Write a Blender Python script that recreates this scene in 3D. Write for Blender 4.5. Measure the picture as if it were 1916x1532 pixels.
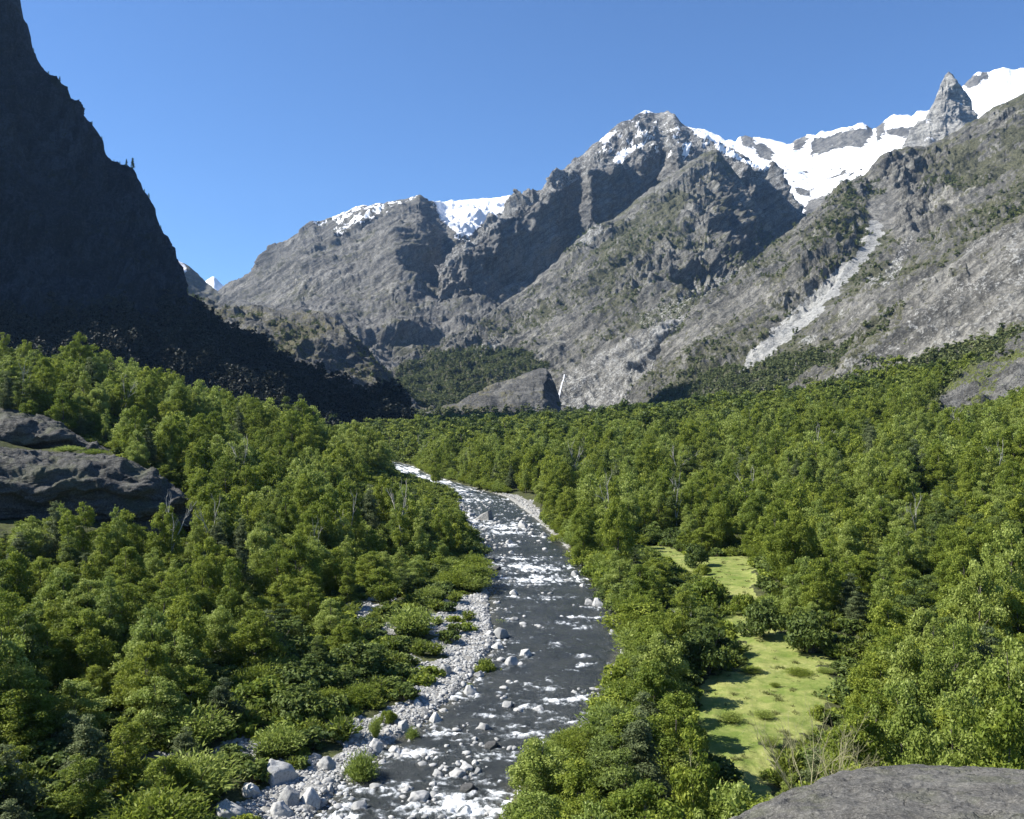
import bpy, math, random
import numpy as np
random.seed(11)
RS = np.random.RandomState(11)
F, CX, CY, H = 1659.0, 958.0, 766.0, 40.0       # focal length in photo pixels, picture centre, eye height
scene = bpy.context.scene
col = scene.collection
for o in list(bpy.data.objects):
    bpy.data.objects.remove(o)

# ------------------------------------------------------------------ camera, sky, sun, exposure
cam_d = bpy.data.cameras.new('camera'); cam = bpy.data.objects.new('camera', cam_d); col.objects.link(cam)
cam.location = (0, 0, H); cam.rotation_euler = (math.radians(90), 0, 0)
cam_d.sensor_width = 36; cam_d.lens = 36 * F / 1916; cam_d.clip_start = 0.3; cam_d.clip_end = 30000
scene.camera = cam
SUN_AZ = -90.0      # degrees from the view direction, to the left
SUN_EL = 43.0
world = bpy.data.worlds.new("World"); scene.world = world; world.use_nodes = True
wn = world.node_tree.nodes; wl = world.node_tree.links
for n in list(wn): wn.remove(n)
wo = wn.new('ShaderNodeOutputWorld'); wb = wn.new('ShaderNodeBackground'); sky = wn.new('ShaderNodeTexSky')
sky.sky_type = 'NISHITA'; sky.sun_disc = False
sky.sun_elevation = math.radians(SUN_EL); sky.sun_rotation = math.radians(SUN_AZ)
sky.altitude = 1500; sky.air_density = 1.0; sky.dust_density = 0.0; sky.ozone_density = 10.0
wb.inputs['Strength'].default_value = 0.080
wl.new(sky.outputs[0], wb.inputs[0]); wl.new(wb.outputs[0], wo.inputs[0])
sd = bpy.data.lights.new('sun', 'SUN'); sd.energy = 5.0; sd.angle = math.radians(0.5); sd.color = (1.0, 0.955, 0.88)
sun = bpy.data.objects.new('sun', sd); col.objects.link(sun)
sun.rotation_euler = (math.radians(90 - SUN_EL), 0, math.radians(180 - SUN_AZ))
scene.view_settings.view_transform = 'Standard'; scene.view_settings.look = 'None'
scene.view_settings.exposure = 1.15; scene.view_settings.gamma = 1.0; scene.view_settings.use_curve_mapping = False
scene.render.engine = 'CYCLES'
cy = scene.cycles
cy.max_bounces = 4; cy.diffuse_bounces = 2; cy.glossy_bounces = 2; cy.transmission_bounces = 3; cy.volume_bounces = 0
cy.transparent_max_bounces = 4; cy.caustics_reflective = False; cy.caustics_refractive = False
cy.use_adaptive_sampling = True; cy.adaptive_threshold = 0.01
cy.use_denoising = True; cy.denoiser = 'OPENIMAGEDENOISE'
HAZE = 2.1e-5

# ------------------------------------------------------------------ small helpers
def W(px, py, d):
    return np.array([(px - CX) / F * d, d, H + (CY - py) / F * d])
def proj(P):
    d = np.maximum(P[..., 1], 1e-3)
    return P[..., 0] / d * F + CX, CY - (P[..., 2] - H) / d * F
def sstep(a, b, x):
    t = np.clip((x - a) / (b - a), 0, 1); return t * t * (3 - 2 * t)

_perm = np.random.RandomState(5).permutation(256).astype(np.int64); _perm = np.concatenate([_perm, _perm, _perm])
_g = np.random.RandomState(6).normal(size=(256, 3)); _g /= np.linalg.norm(_g, axis=1)[:, None]
def noise3(x, y, z):
    x = np.asarray(x, float); y = np.asarray(y, float) + 0 * x; z = np.asarray(z, float) + 0 * x
    xi = np.floor(x).astype(np.int64); yi = np.floor(y).astype(np.int64); zi = np.floor(z).astype(np.int64)
    xf = x - xi; yf = y - yi; zf = z - zi
    u = xf * xf * xf * (xf * (xf * 6 - 15) + 10); v = yf * yf * yf * (yf * (yf * 6 - 15) + 10); w = zf * zf * zf * (zf * (zf * 6 - 15) + 10)
    xi &= 255; yi &= 255; zi &= 255
    r = 0
    for dx in (0, 1):
        wx = u if dx else 1 - u
        a = _perm[xi + dx]
        for dy in (0, 1):
            wy = v if dy else 1 - v
            b = _perm[a + yi + dy]
            for dz in (0, 1):
                wz = w if dz else 1 - w
                g = _g[_perm[b + zi + dz]]
                r = r + wx * wy * wz * (g[..., 0] * (xf - dx) + g[..., 1] * (yf - dy) + g[..., 2] * (zf - dz))
    return r * 1.5
def fbm(x, y, z, o=5, lac=2.07, g=0.5):
    r = 0; a = 1.0
    for i in range(o):
        r = r + a * noise3(x + 17 * i, y + 31 * i, z + 7 * i); x = x * lac; y = y * lac; z = z * lac; a *= g
    return r
def ridged(x, y, z, o=5, lac=2.07, g=0.55):
    r = 0; a = 1.0; w = 1.0
    for i in range(o):
        n = 1 - np.abs(noise3(x + 13 * i, y + 5 * i, z + 29 * i)) * 1.6
        n = np.clip(n, 0, 1) ** 2 * w; r = r + a * n; w = np.clip(n * 1.6, 0, 1)
        x = x * lac; y = y * lac; z = z * lac; a *= g
    return r

def mesh_np(name, V, Fq, mats=None, smooth=True, attrs=None, midx=None):
    """mesh from numpy arrays; Fq (n,3) or (n,4)"""
    me = bpy.data.meshes.new(name)
    V = np.ascontiguousarray(V, dtype=np.float32); Fq = np.ascontiguousarray(Fq, dtype=np.int32)
    k = Fq.shape[1]; n = len(Fq)
    me.vertices.add(len(V)); me.vertices.foreach_set('co', V.ravel())
    me.loops.add(n * k); me.loops.foreach_set('vertex_index', Fq.ravel())
    me.polygons.add(n); me.polygons.foreach_set('loop_start', np.arange(0, n * k, k, dtype=np.int32))
    me.polygons.foreach_set('loop_total', np.full(n, k, dtype=np.int32))
    me.polygons.foreach_set('use_smooth', np.full(n, smooth, dtype=bool))
    if midx is not None: me.polygons.foreach_set('material_index', np.ascontiguousarray(midx, dtype=np.int32))
    if attrs:
        for a, val in attrs.items():
            at = me.attributes.new(a, 'FLOAT', 'POINT'); at.data.foreach_set('value', np.ascontiguousarray(val, dtype=np.float32).ravel())
    for m in (mats or []): me.materials.append(m)
    me.update(calc_edges=True); me.validate()
    return me
def link(name, me, parent=None, **kw):
    o = bpy.data.objects.new(name, me); col.objects.link(o)
    if parent is not None: o.parent = parent
    for k, v in kw.items(): o[k] = v
    return o
def struct(name, me, label): return link(name, me, kind='structure', label=label)
def grid_faces(nr, nc):
    i = np.arange(nr - 1)[:, None] * nc + np.arange(nc - 1)[None, :]
    return np.stack([i, i + 1, i + nc + 1, i + nc], -1).reshape(-1, 4)
def inpoly(x, y, poly):
    r = np.zeros(np.shape(x), bool); n = len(poly)
    for i in range(n):
        x1, y1 = poly[i]; x2, y2 = poly[(i + 1) % n]
        if y1 == y2: continue
        c = ((y1 > y) != (y2 > y)) & (x < (x2 - x1) * (y - y1) / (y2 - y1) + x1)
        r ^= c
    return r
# ------------------------------------------------------------------ materials
class NT:
    def __init__(s, name):
        s.m = bpy.data.materials.new(name); s.m.use_nodes = True; s.t = s.m.node_tree
        for n in list(s.t.nodes): s.t.nodes.remove(n)
        s.out = s.t.nodes.new('ShaderNodeOutputMaterial')
    def n(s, typ, ins=None, **kw):
        nd = s.t.nodes.new(typ)
        for k, v in kw.items(): setattr(nd, k, v)
        for k, v in (ins or {}).items():
            if isinstance(v, bpy.types.NodeSocket): s.t.links.new(v, nd.inputs[k])
            else: nd.inputs[k].default_value = v
        return nd
    def math(s, op, a, b=0.0, c=False):
        nd = s.n('ShaderNodeMath', {0: a, 1: b}, operation=op); nd.use_clamp = c; return nd.outputs[0]
    def mix(s, f, a, b):
        nd = s.t.nodes.new('ShaderNodeMix'); nd.data_type = 'RGBA'
        for k, v in ((0, f), (6, a), (7, b)):
            if isinstance(v, bpy.types.NodeSocket): s.t.links.new(v, nd.inputs[k])
            else: nd.inputs[k].default_value = v if k == 0 else tuple(v) + (1,)
        return nd.outputs[2]
    def noise(s, vec, scale, detail=4, rough=0.55, dist=0.0):
        return s.n('ShaderNodeTexNoise', {'Vector': vec, 'Scale': scale, 'Detail': detail, 'Roughness': rough, 'Distortion': dist}).outputs[0]
    def pos(s, sc=(1, 1, 1), rot=(0, 0, 0)):
        g = s.n('ShaderNodeTexCoord').outputs['Object']
        if any(rot): g = s.n('ShaderNodeMapping', {'Vector': g, 'Rotation': rot}).outputs[0]
        return s.n('ShaderNodeMapping', {'Vector': g, 'Scale': sc}).outputs[0]
    def rng(s, v, a, b, c=0.0, d=1.0):
        return s.n('ShaderNodeMapRange', {'Value': v, 'From Min': a, 'From Max': b, 'To Min': c, 'To Max': d}).outputs[0]
    def attr(s, name): return s.n('ShaderNodeAttribute', attribute_name=name).outputs['Fac']
    def bsdf(s, colr, rough=0.9, spec=0.2, bump=None, bd=1.0, bs=1.0):
        b = s.n('ShaderNodeBsdfPrincipled', {'Base Color': colr if isinstance(colr, bpy.types.NodeSocket) else tuple(colr) + (1,), 'Roughness': rough, 'Specular IOR Level': spec})
        if bump is not None:
            bb = s.n('ShaderNodeBump', {'Height': bump, 'Distance': bd, 'Strength': bs}); s.t.links.new(bb.outputs[0], b.inputs['Normal'])
        return b
    def done(s, sh): s.t.links.new(sh.outputs[0], s.out.inputs[0]); return s.m

def mat_mountain(name, c1, c2, veg1, veg2, k=1.0, strat=(0, 0, 0), bd=9.0, scr=1.0):
    t = NT(name)
    p = t.pos((k, k, k)); ps = t.pos((k * .16, k * .3, k * 1.5), strat); pv = t.pos((k, k, k * .28))
    n1 = t.noise(p, .004, 6, .6); n2 = t.noise(ps, .030, 8, .70, .35); n3 = t.noise(p, .045, 6, .72); n4 = t.noise(pv, .06, 6, .72, .3); n5 = t.noise(p, .22, 4, .7)
    crack = t.n('ShaderNodeTexVoronoi', {'Vector': t.pos((k * .5, k * .5, k * 1.5), strat), 'Scale': .028, 'Randomness': 1.0}, feature='DISTANCE_TO_EDGE').outputs[0]
    base = t.mix(t.rng(n1, .38, .62), c1, c2)
    dark = t.mix(t.rng(n2, .43, .56), tuple(x * .55 for x in c1), base)
    dark = t.mix(t.math('MULTIPLY', t.rng(n4, .50, .40), .8), dark, tuple(x * .5 for x in c1))
    dark = t.mix(t.math('MULTIPLY', t.rng(n5, .50, .64), .35), dark, tuple(min(1, x * 1.45) for x in c2))
    dark = t.mix(t.math('MULTIPLY', t.rng(n5, .50, .38), .4), dark, tuple(x * .45 for x in c1))
    dark = t.mix(t.rng(crack, .0, .035, .5, 0), dark, tuple(x * .3 for x in c1))
    vg = t.mix(t.rng(n5, .40, .60), tuple(x * .7 for x in veg1), veg2)
    va = t.math('ADD', t.attr('veg'), t.math('MULTIPLY', t.math('SUBTRACT', t.math('ADD', t.math('MULTIPLY', n2, .8), t.math('ADD', t.math('MULTIPLY', n3, 1.0), t.math('MULTIPLY', n5, .6))), 1.2), 2.6))
    c = t.mix(t.rng(va, .48, .62), dark, vg)
    sc = t.mix(t.rng(t.noise(p, .12, 4, .8), .4, .6), (.21 * scr, .21 * scr, .20 * scr), (.37 * scr, .37 * scr, .35 * scr))
    sa = t.math('ADD', t.attr('scree'), t.math('MULTIPLY', t.math('SUBTRACT', t.math('ADD', n3, n5), 1.0), 2.2))
    sa = t.math('MINIMUM', sa, t.math('MULTIPLY', t.attr('scree'), 3.0)); c = t.mix(t.rng(sa, .42, .66), c, sc)
    na = t.math('ADD', t.attr('snow'), t.math('MULTIPLY', t.math('SUBTRACT', t.math('ADD', t.noise(p, .03, 6, .75), n5), 1.0), 1.9))
    na = t.math('MINIMUM', na, t.math('MULTIPLY', t.attr('snow'), 4.0)); sf = t.rng(na, .46, .56)
    c = t.mix(sf, c, t.mix(t.rng(n3, .3, .7), (.78, .79, .81), (.88, .89, .9)))
    bh = t.math('ADD', t.math('MULTIPLY', n2, 1.5), t.math('ADD', t.math('MULTIPLY', n3, .9), t.math('ADD', t.math('MULTIPLY', n4, .8), t.math('MULTIPLY', n5, .45))))
    bh = t.math('MULTIPLY', bh, t.math('SUBTRACT', 1.0, t.math('MULTIPLY', sf, .93)))
    return t.done(t.bsdf(c, .92, .15, bh, bd * 1.6 / k, 1.0))
M_MAIN = mat_mountain('granite_far', (.165, .161, .15), (.26, .252, .228), (.08, .082, .055), (.125, .122, .09), 1.0, (0, math.radians(35), 0), 5)
M_RIGHT = mat_mountain('granite_slope', (.15, .147, .134), (.265, .257, .23), (.05, .056, .032), (.11, .108, .068), 1.35, (0, math.radians(38), 0), 4)
M_MOUND = mat_mountain('granite_mound', (.12, .12, .115), (.19, .185, .165), (.07, .07, .04), (.13, .122, .075), 1.4, (0, math.radians(-15), 0), 4)
M_DARK = mat_mountain('granite_wall_shade', (.016, .022, .032), (.044, .055, .072), (.012, .015, .010), (.022, .026, .016), 1.5, (0, math.radians(80), 0), 5)  # rock colour darkened and blued to deepen the shadow on the wall
M_NEAR = mat_mountain('granite_hill', (.14, .14, .135), (.25, .245, .22), (.07, .09, .025), (.15, .17, .05), 4.0, (0, math.radians(35), 0), 8)

def mat_outcrop(name, c1, c2, k=1.0, moss=.5):
    t = NT(name); p = t.pos()
    st = t.pos((.35, .9, 2.2), (0, math.radians(8), 0))
    n1 = t.noise(st, 1.1 * k, 8, .66, .5); n2 = t.noise(p, 9 * k, 6, .7); n3 = t.noise(p, .5 * k, 4, .6)
    c = t.mix(t.rng(n1, .33, .66), c1, c2)
    c = t.mix(t.math('MULTIPLY', t.rng(n2, .52, .66), .7), c, tuple(min(1, x * 1.7) for x in c2))
    c = t.mix(t.math('MULTIPLY', t.rng(n2, .44, .34), .8), c, tuple(x * .45 for x in c1))
    c = t.mix(t.math('MULTIPLY', t.rng(n3, .5, .62), moss), c, (.09, .10, .045))
    wv_ = t.n('ShaderNodeVectorMath', {0: st, 1: t.n('ShaderNodeTexNoise', {'Vector': p, 'Scale': 1.3 * k, 'Detail': 3}).outputs['Color']}, operation='ADD').outputs[0]
    ck = t.n('ShaderNodeTexVoronoi', {'Vector': wv_, 'Scale': .22 * k}, feature='DISTANCE_TO_EDGE').outputs[0]
    c = t.mix(t.rng(ck, .0, .007, .6, 0), c, tuple(x * .25 for x in c1))
    n4 = t.noise(p, 26 * k, 4, .7); c = t.mix(t.math('MULTIPLY', t.rng(n4, .56, .66), .6), c, tuple(min(1, x * 1.9) for x in c2)); c = t.mix(t.math('MULTIPLY', t.rng(n4, .44, .34), .6), c, tuple(x * .4 for x in c1))
    bh = t.math('ADD', t.math('MULTIPLY', n1, 1.0), t.math('ADD', t.math('MULTIPLY', n2, .22), t.math('MULTIPLY', t.rng(ck, 0, .012), .12)))
    return t.done(t.bsdf(c, .9, .2, bh, .35 / k, .9))
M_LEDGE = mat_outcrop('ledge_granite', (.07, .067, .06), (.15, .145, .13), 2.2, .35)
M_DOME = mat_outcrop('dome_granite', (.040, .039, .037), (.10, .098, .088), .22, .4)
def mat_stone():
    t = NT('river_stone'); p = t.pos()
    r = t.n('ShaderNodeObjectInfo').outputs['Random']
    n1 = t.noise(p, 1.6, 6, .65); n2 = t.noise(p, 9, 4, .7)
    c = t.mix(r, (.23, .235, .23), (.53, .525, .50))
    c = t.mix(t.rng(n1, .4, .62), c, (.36, .355, .335))
    c = t.mix(t.math('MULTIPLY', t.rng(n2, .5, .68), .7), c, (.11, .11, .105))
    return t.done(t.bsdf(c, .85, .25, t.math('ADD', n1, t.math('MULTIPLY', n2, .3)), .12, .8))
M_STONE = mat_stone(); M_WEDGE = mat_outcrop('wedge_rock', (.16, .16, .155), (.27, .265, .25), .8, .1)

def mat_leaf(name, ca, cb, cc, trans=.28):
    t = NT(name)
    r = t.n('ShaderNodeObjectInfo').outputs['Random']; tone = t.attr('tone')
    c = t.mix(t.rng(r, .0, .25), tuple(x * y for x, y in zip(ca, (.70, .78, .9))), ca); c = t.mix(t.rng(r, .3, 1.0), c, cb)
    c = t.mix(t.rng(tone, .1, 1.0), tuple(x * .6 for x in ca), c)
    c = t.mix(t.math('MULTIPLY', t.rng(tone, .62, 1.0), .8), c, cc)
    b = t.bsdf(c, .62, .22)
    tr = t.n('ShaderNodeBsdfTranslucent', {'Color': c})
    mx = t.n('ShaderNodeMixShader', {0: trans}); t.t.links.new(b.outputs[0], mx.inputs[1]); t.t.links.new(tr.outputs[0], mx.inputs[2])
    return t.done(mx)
M_LEAF = mat_leaf('leaf_green', (0.192, 0.258, 0.033), (0.299, 0.35, 0.045), (0.459, 0.488, 0.082), 0.45)
M_LEAFD = mat_leaf('leaf_dark', (0.105, 0.152, 0.033), (0.17, 0.226, 0.044), (0.29, 0.343, 0.075), 0.36)
M_LEAFG = mat_leaf('leaf_grey', (0.121, 0.156, 0.06), (0.172, 0.21, 0.08), (0.276, 0.312, 0.14), 0.36)
M_LEAFY = mat_leaf('leaf_yellow', (0.272, 0.35, 0.064), (0.366, 0.431, 0.092), (0.517, 0.564, 0.214), 0.44)
M_LEAFM = mat_leaf('leaf_far', (0.168, 0.222, 0.036), (0.268, 0.317, 0.049), (0.399, 0.431, 0.086), 0.45)
M_LEAFW = mat_leaf('leaf_painted_shade', (0.013, 0.018, 0.01), (0.021, 0.027, 0.013), (0.03, 0.036, 0.018), .05)  # evergreen leaf colour darkened further, deep shade of the wall slope put in
M_LEAFF = mat_leaf('leaf_distant', (0.118, 0.149, 0.053), (0.193, 0.22, 0.076), (0.295, 0.308, 0.123), 0.3)
def mat_bark(name, a, b):
    t = NT(name); p = t.pos((4, 4, 1)); n = t.noise(p, 2.2, 5, .7)
    return t.done(t.bsdf(t.mix(t.rng(n, .35, .65), a, b), .9, .15, n, .05, .8))
M_BARK = mat_bark('bark_brown', (.07, .06, .05), (.17, .155, .13))
M_PALE = mat_bark('bark_pale', (.27, .26, .23), (.45, .43, .38))
M_TWIG = mat_bark('twig_olive', (.20, .19, .10), (.34, .32, .18))

# ------------------------------------------------------------------ valley floor
_pyR = np.array([1900, 1700, 1532, 1450, 1400, 1350, 1300, 1250, 1200, 1150, 1100, 1050, 1000, 960, 930, 910, 890, 870, 862, 856])
_lf = np.array([300, 440, 560, 640, 700, 780, 840, 880, 918, 905, 905, 902, 885, 868, 850, 800, 738, 700, 670, 600.])
_rt = np.array([870, 890, 950, 1000, 1050, 1115, 1147, 1160, 1190, 1165, 1135, 1092, 1040, 995, 952, 885, 808, 770, 735, 690.])
_dR = H * F / (_pyR - CY)
_xl = (_lf - CX) / F * _dR; _xr = (_rt - CX) / F * _dR
_dR = np.append(_dR, [900, 1100]); _xl = np.append(_xl, [-290, -500]); _xr = np.append(_xr, [-255, -455])
def riv(d): return np.interp(d, _dR, _xl), np.interp(d, _dR, _xr)
SL = [0, 10, 30, 60, 100, 160, 220, 300, 450, 900]; SR = [0, 10, 40, 80, 130, 200, 300, 400, 600, 1000]
DL = [40, 100, 150, 200, 228, 262, 300, 400, 550, 700, 1000, 1600]
TL = np.array([[.5, 1.2, 3, 6, 9, 14, 24, 36, 60, 120], [.5, 1.2, 3, 6, 9, 14, 24, 36, 60, 120], [.5, 1.3, 3, 6, 10, 15, 24, 36, 60, 120],
    [.5, 1.0, 2.6, 5, 8, 13, 20, 30, 60, 120], [.5, 1.0, 3, 6, 9, 15, 24, 36, 70, 130], [.5, 1.5, 4.5, 12, 22, 33, 43, 55, 80, 150], [.5, 1.5, 5, 14, 26, 40, 52, 66, 95, 170],
    [.5, 2, 8, 19, 33, 48, 58, 70, 100, 180], [.5, 2, 7, 15, 26, 40, 52, 70, 110, 200], [.5, 2, 6, 12, 20, 32, 45, 70, 120, 220], [.5, 3, 8, 15, 25, 40, 60, 90, 150, 260], [.5, 3, 8, 15, 25, 40, 60, 90, 150, 260]])
DR = [40, 100, 150, 250, 400, 600, 1000, 1600]
TR = np.array([[.6, 1, 3, 8, 16, 30, 50, 70, 110, 200], [.6, 1, 2, 7, 16, 30, 50, 70, 110, 200], [.6, 1, 1.5, 6, 14, 28, 48, 70, 110, 200], [.6, 1, 1.5, 5, 12, 26, 46, 70, 110, 200],
    [.6, 1.5, 3, 6, 12, 22, 40, 66, 110, 200], [.6, 2, 4, 7, 12, 17, 33, 64, 110, 200], [1, 3, 5, 6, 7, 8, 10, 13, 22, 95], [1, 3, 5, 6, 7, 8, 9, 10, 12, 50]])
def bil(T, D, S, d, s):
    d = np.clip(d, D[0], D[-1]); s = np.clip(s, S[0], S[-1]); D = np.array(D, float); S = np.array(S, float)
    i = np.clip(np.searchsorted(D, d) - 1, 0, len(D) - 2); j = np.clip(np.searchsorted(S, s) - 1, 0, len(S) - 2)
    u = (d - D[i]) / (D[i + 1] - D[i]); v = (s - S[j]) / (S[j + 1] - S[j])
    return T[i, j] * (1 - u) * (1 - v) + T[i + 1, j] * u * (1 - v) + T[i, j + 1] * (1 - u) * v + T[i + 1, j + 1] * u * v
def gz0(x, y):
    x = np.asarray(x, float); y = np.asarray(y, float)
    l, r = riv(y)
    sl = l - x; sr = x - r
    z = np.where(sl > 0, bil(TL, DL, SL, y, np.maximum(sl, 0)), np.where(sr > 0, bil(TR, DR, SR, y, np.maximum(sr, 0)), 0.5))
    ins = np.minimum(-sl, -sr)      # >0 inside the channel
    z = np.where(ins > 0, .5 - sstep(0, 3, ins) * 1.9, z)
    z = z + 33 * np.exp(-((x - 12) ** 2 + (y + 8) ** 2) / (2 * 24. ** 2)) * sstep(-14, 0, x + 0 * y)
    return z
MEADOW = [(1300, 1040), (1405, 1038), (1425, 1110), (1420, 1140), (1475, 1190), (1570, 1245), (1590, 1290), (1560, 1345), (1470, 1395), (1420, 1480), (1375, 1490), (1330, 1440), (1285, 1370), (1300, 1270), (1390, 1240), (1340, 1150), (1360, 1120), (1290, 1085), (1210, 1030), (1215, 1012), (1260, 1022)]
MEAD_W = [tuple(W(a, b, (H - 1.3) * F / (b - CY))[:2]) for a, b in MEADOW]
GW_D = [60, 84, 92, 100, 110, 118, 128, 140, 155, 168, 176, 190, 215, 300]
GW_W = [10, 9, 6.5, 5.5, 5, 5, 5.5, 7.5, 9, 11, 7, 2, 1.2, 1.0]
PATCH = [(-31, 161, 6), (-21, 153, 4), (-46, 131, 3.5), (-26, 179, 4), (-19, 187, 3), (-31, 101, 3.5), (-39, 97, 3), (-50, 92, 3), (-27, 168, 5), (-14, 160, 3), (-23, 330, 7), (-15, 290, 3)]
def gravel(x, y):
    l, r = riv(y); n = fbm(x * .12, y * .12, 3.3, 3)
    g = sstep(1.2, -1.2, (l - x) - np.interp(y, GW_D, GW_W) - n * 6)
    wr = np.interp(y, [215, 235, 250, 280, 300, 340, 380, 410, 430], [.2, 1.4, .6, 1.5, 2, 4, 6, 3.5, .5])
    g = np.maximum(g * (x < (l + r) / 2), sstep(1.2, -1.2, (x - r) - wr - n * 3.2) * (x >= (l + r) / 2) * sstep(.3, 1.2, wr))
    for a, b, c in PATCH:
        g = np.maximum(g, sstep(1.2, .6, np.hypot((x - a), (y - b) * .8) / c + n * .5))
    return g
def meadow_soft(x, y):
    m = 0
    for a in range(8):
        for rr in (3, 7): m = m + inpoly(x + math.cos(a * .785) * rr, y + math.sin(a * .785) * rr, MEAD_W)
    return 1 - .85 * sstep(0, .8, m / 16.)
def gz(x, y):
    z = gz0(x, y); l, r = riv(y)
    off = np.maximum(l - x, x - r)
    z = z + sstep(5, 40, off) * (fbm(x * .022, y * .022, 1.0, 4) * 4.0) * sstep(20, 60, y) * meadow_soft(x, y)
    return z + fbm(x * .25, y * .25, 4.0, 3) * .22

az = np.radians(np.concatenate([np.linspace(-100, -36, 40), np.linspace(-35, 35, 520), np.linspace(36, 100, 40)]))
rad = np.concatenate([np.linspace(3, 60, 24), 1 / np.linspace(1 / 62., 1 / 1400., 430), np.geomspace(1450, 9500, 16)])
A, R = np.meshgrid(az, rad)
gx = np.sin(A) * R; gy = np.cos(A) * R
gzz = gz(gx, gy); gzz = np.where(R > 1500, 8.0, gzz)
gg = gravel(gx, gy); gzz = gzz + gg * fbm(gx * .9, gy * .9, 2., 3) * .35
mead = inpoly(gx + fbm(gx * .2, gy * .2, 6, 4) * 4.5, gy + fbm(gx * .2, gy * .2, 9, 4) * 5, MEAD_W).astype(float)
t = NT('valley_soil'); p = t.pos()
n1 = t.noise(p, .5, 5, .65); n2 = t.noise(p, 3.0, 5, .7); n0 = t.noise(p, .07, 4, .6)
soil = t.mix(t.rng(n1, .4, .62), (.035, .042, .018), (.075, .085, .03))
soil = t.mix(t.math('MULTIPLY', t.rng(n2, .5, .65), .6), soil, (.11, .10, .065))
grass = t.mix(t.rng(t.math('ADD', n1, t.math('MULTIPLY', n0, .8)), .72, 1.05), (.125, .17, .035), (.28, .285, .095))
grass = t.mix(t.math('MULTIPLY', t.rng(n2, .35, .62, 1, 0), .35), grass, (.10, .14, .03))
grass = t.mix(t.math('MULTIPLY', t.rng(n2, .60, .70), t.rng(n0, .48, .6)), grass, (.42, .41, .30))
c = t.mix(t.rng(t.math('ADD', t.attr('meadow'), t.math('MULTIPLY', t.math('SUBTRACT', n1, .5), .6)), .35, .65), soil, grass)
gcol = t.mix(t.rng(t.n('ShaderNodeTexVoronoi', {'Vector': p, 'Scale': 3.6}).outputs['Color'], .1, .9), (.13, .13, .125), (.34, .34, .32))
gcol = t.mix(t.rng(n1, .5, .62), gcol, (.24, .23, .205)); gcol = t.mix(t.math('MULTIPLY', t.rng(n2, .45, .62), .5), gcol, (.20, .19, .17))
c = t.mix(t.rng(t.math('ADD', t.attr('gravel'), t.math('MULTIPLY', t.math('SUBTRACT', n2, .5), .8)), .4, .6), c, gcol)
M_SOIL = t.done(t.bsdf(c, .95, .1, t.math('ADD', n1, t.math('MULTIPLY', n2, .4)), .35, .8))
struct('ground', mesh_np('ground', np.stack([gx, gy, gzz], -1).reshape(-1, 3), grid_faces(*gx.shape)[:, ::-1], [M_SOIL], attrs={'gravel': gg, 'meadow': mead}),
       'valley floor of gravel bars, soil and yellow green meadow')

# ------------------------------------------------------------------ mountains: surfaces lofted between contour lines
def pchip(T, Y, t):
    h = np.diff(T); dl = np.diff(Y, axis=0) / h[:, None]
    m = np.zeros_like(Y); m[0] = dl[0]; m[-1] = dl[-1]
    for k in range(1, len(T) - 1):
        a, b = dl[k - 1], dl[k]; ok = a * b > 0
        w1 = 2 * h[k] + h[k - 1]; w2 = h[k] + 2 * h[k - 1]
        with np.errstate(all='ignore'): hm = (w1 + w2) / (w1 / a + w2 / b)
        m[k] = np.where(ok, hm, 0)
    i = np.clip(np.searchsorted(T, t) - 1, 0, len(T) - 2); s = ((t - T[i]) / h[i])[:, None]; hh = h[i][:, None]
    return (Y[i] * (1 + 2 * s) * (1 - s) ** 2 + m[i] * hh * s * (1 - s) ** 2 + Y[i + 1] * s * s * (3 - 2 * s) + m[i + 1] * hh * s * s * (s - 1))
def smooth1(a, k):
    for _ in range(k):
        b = np.concatenate([a[:, :1], a, a[:, -1:]], 1); a = (b[:, :-2] + 2 * b[:, 1:-1] + b[:, 2:]) / 4
    return a
LOFT = {}
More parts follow.
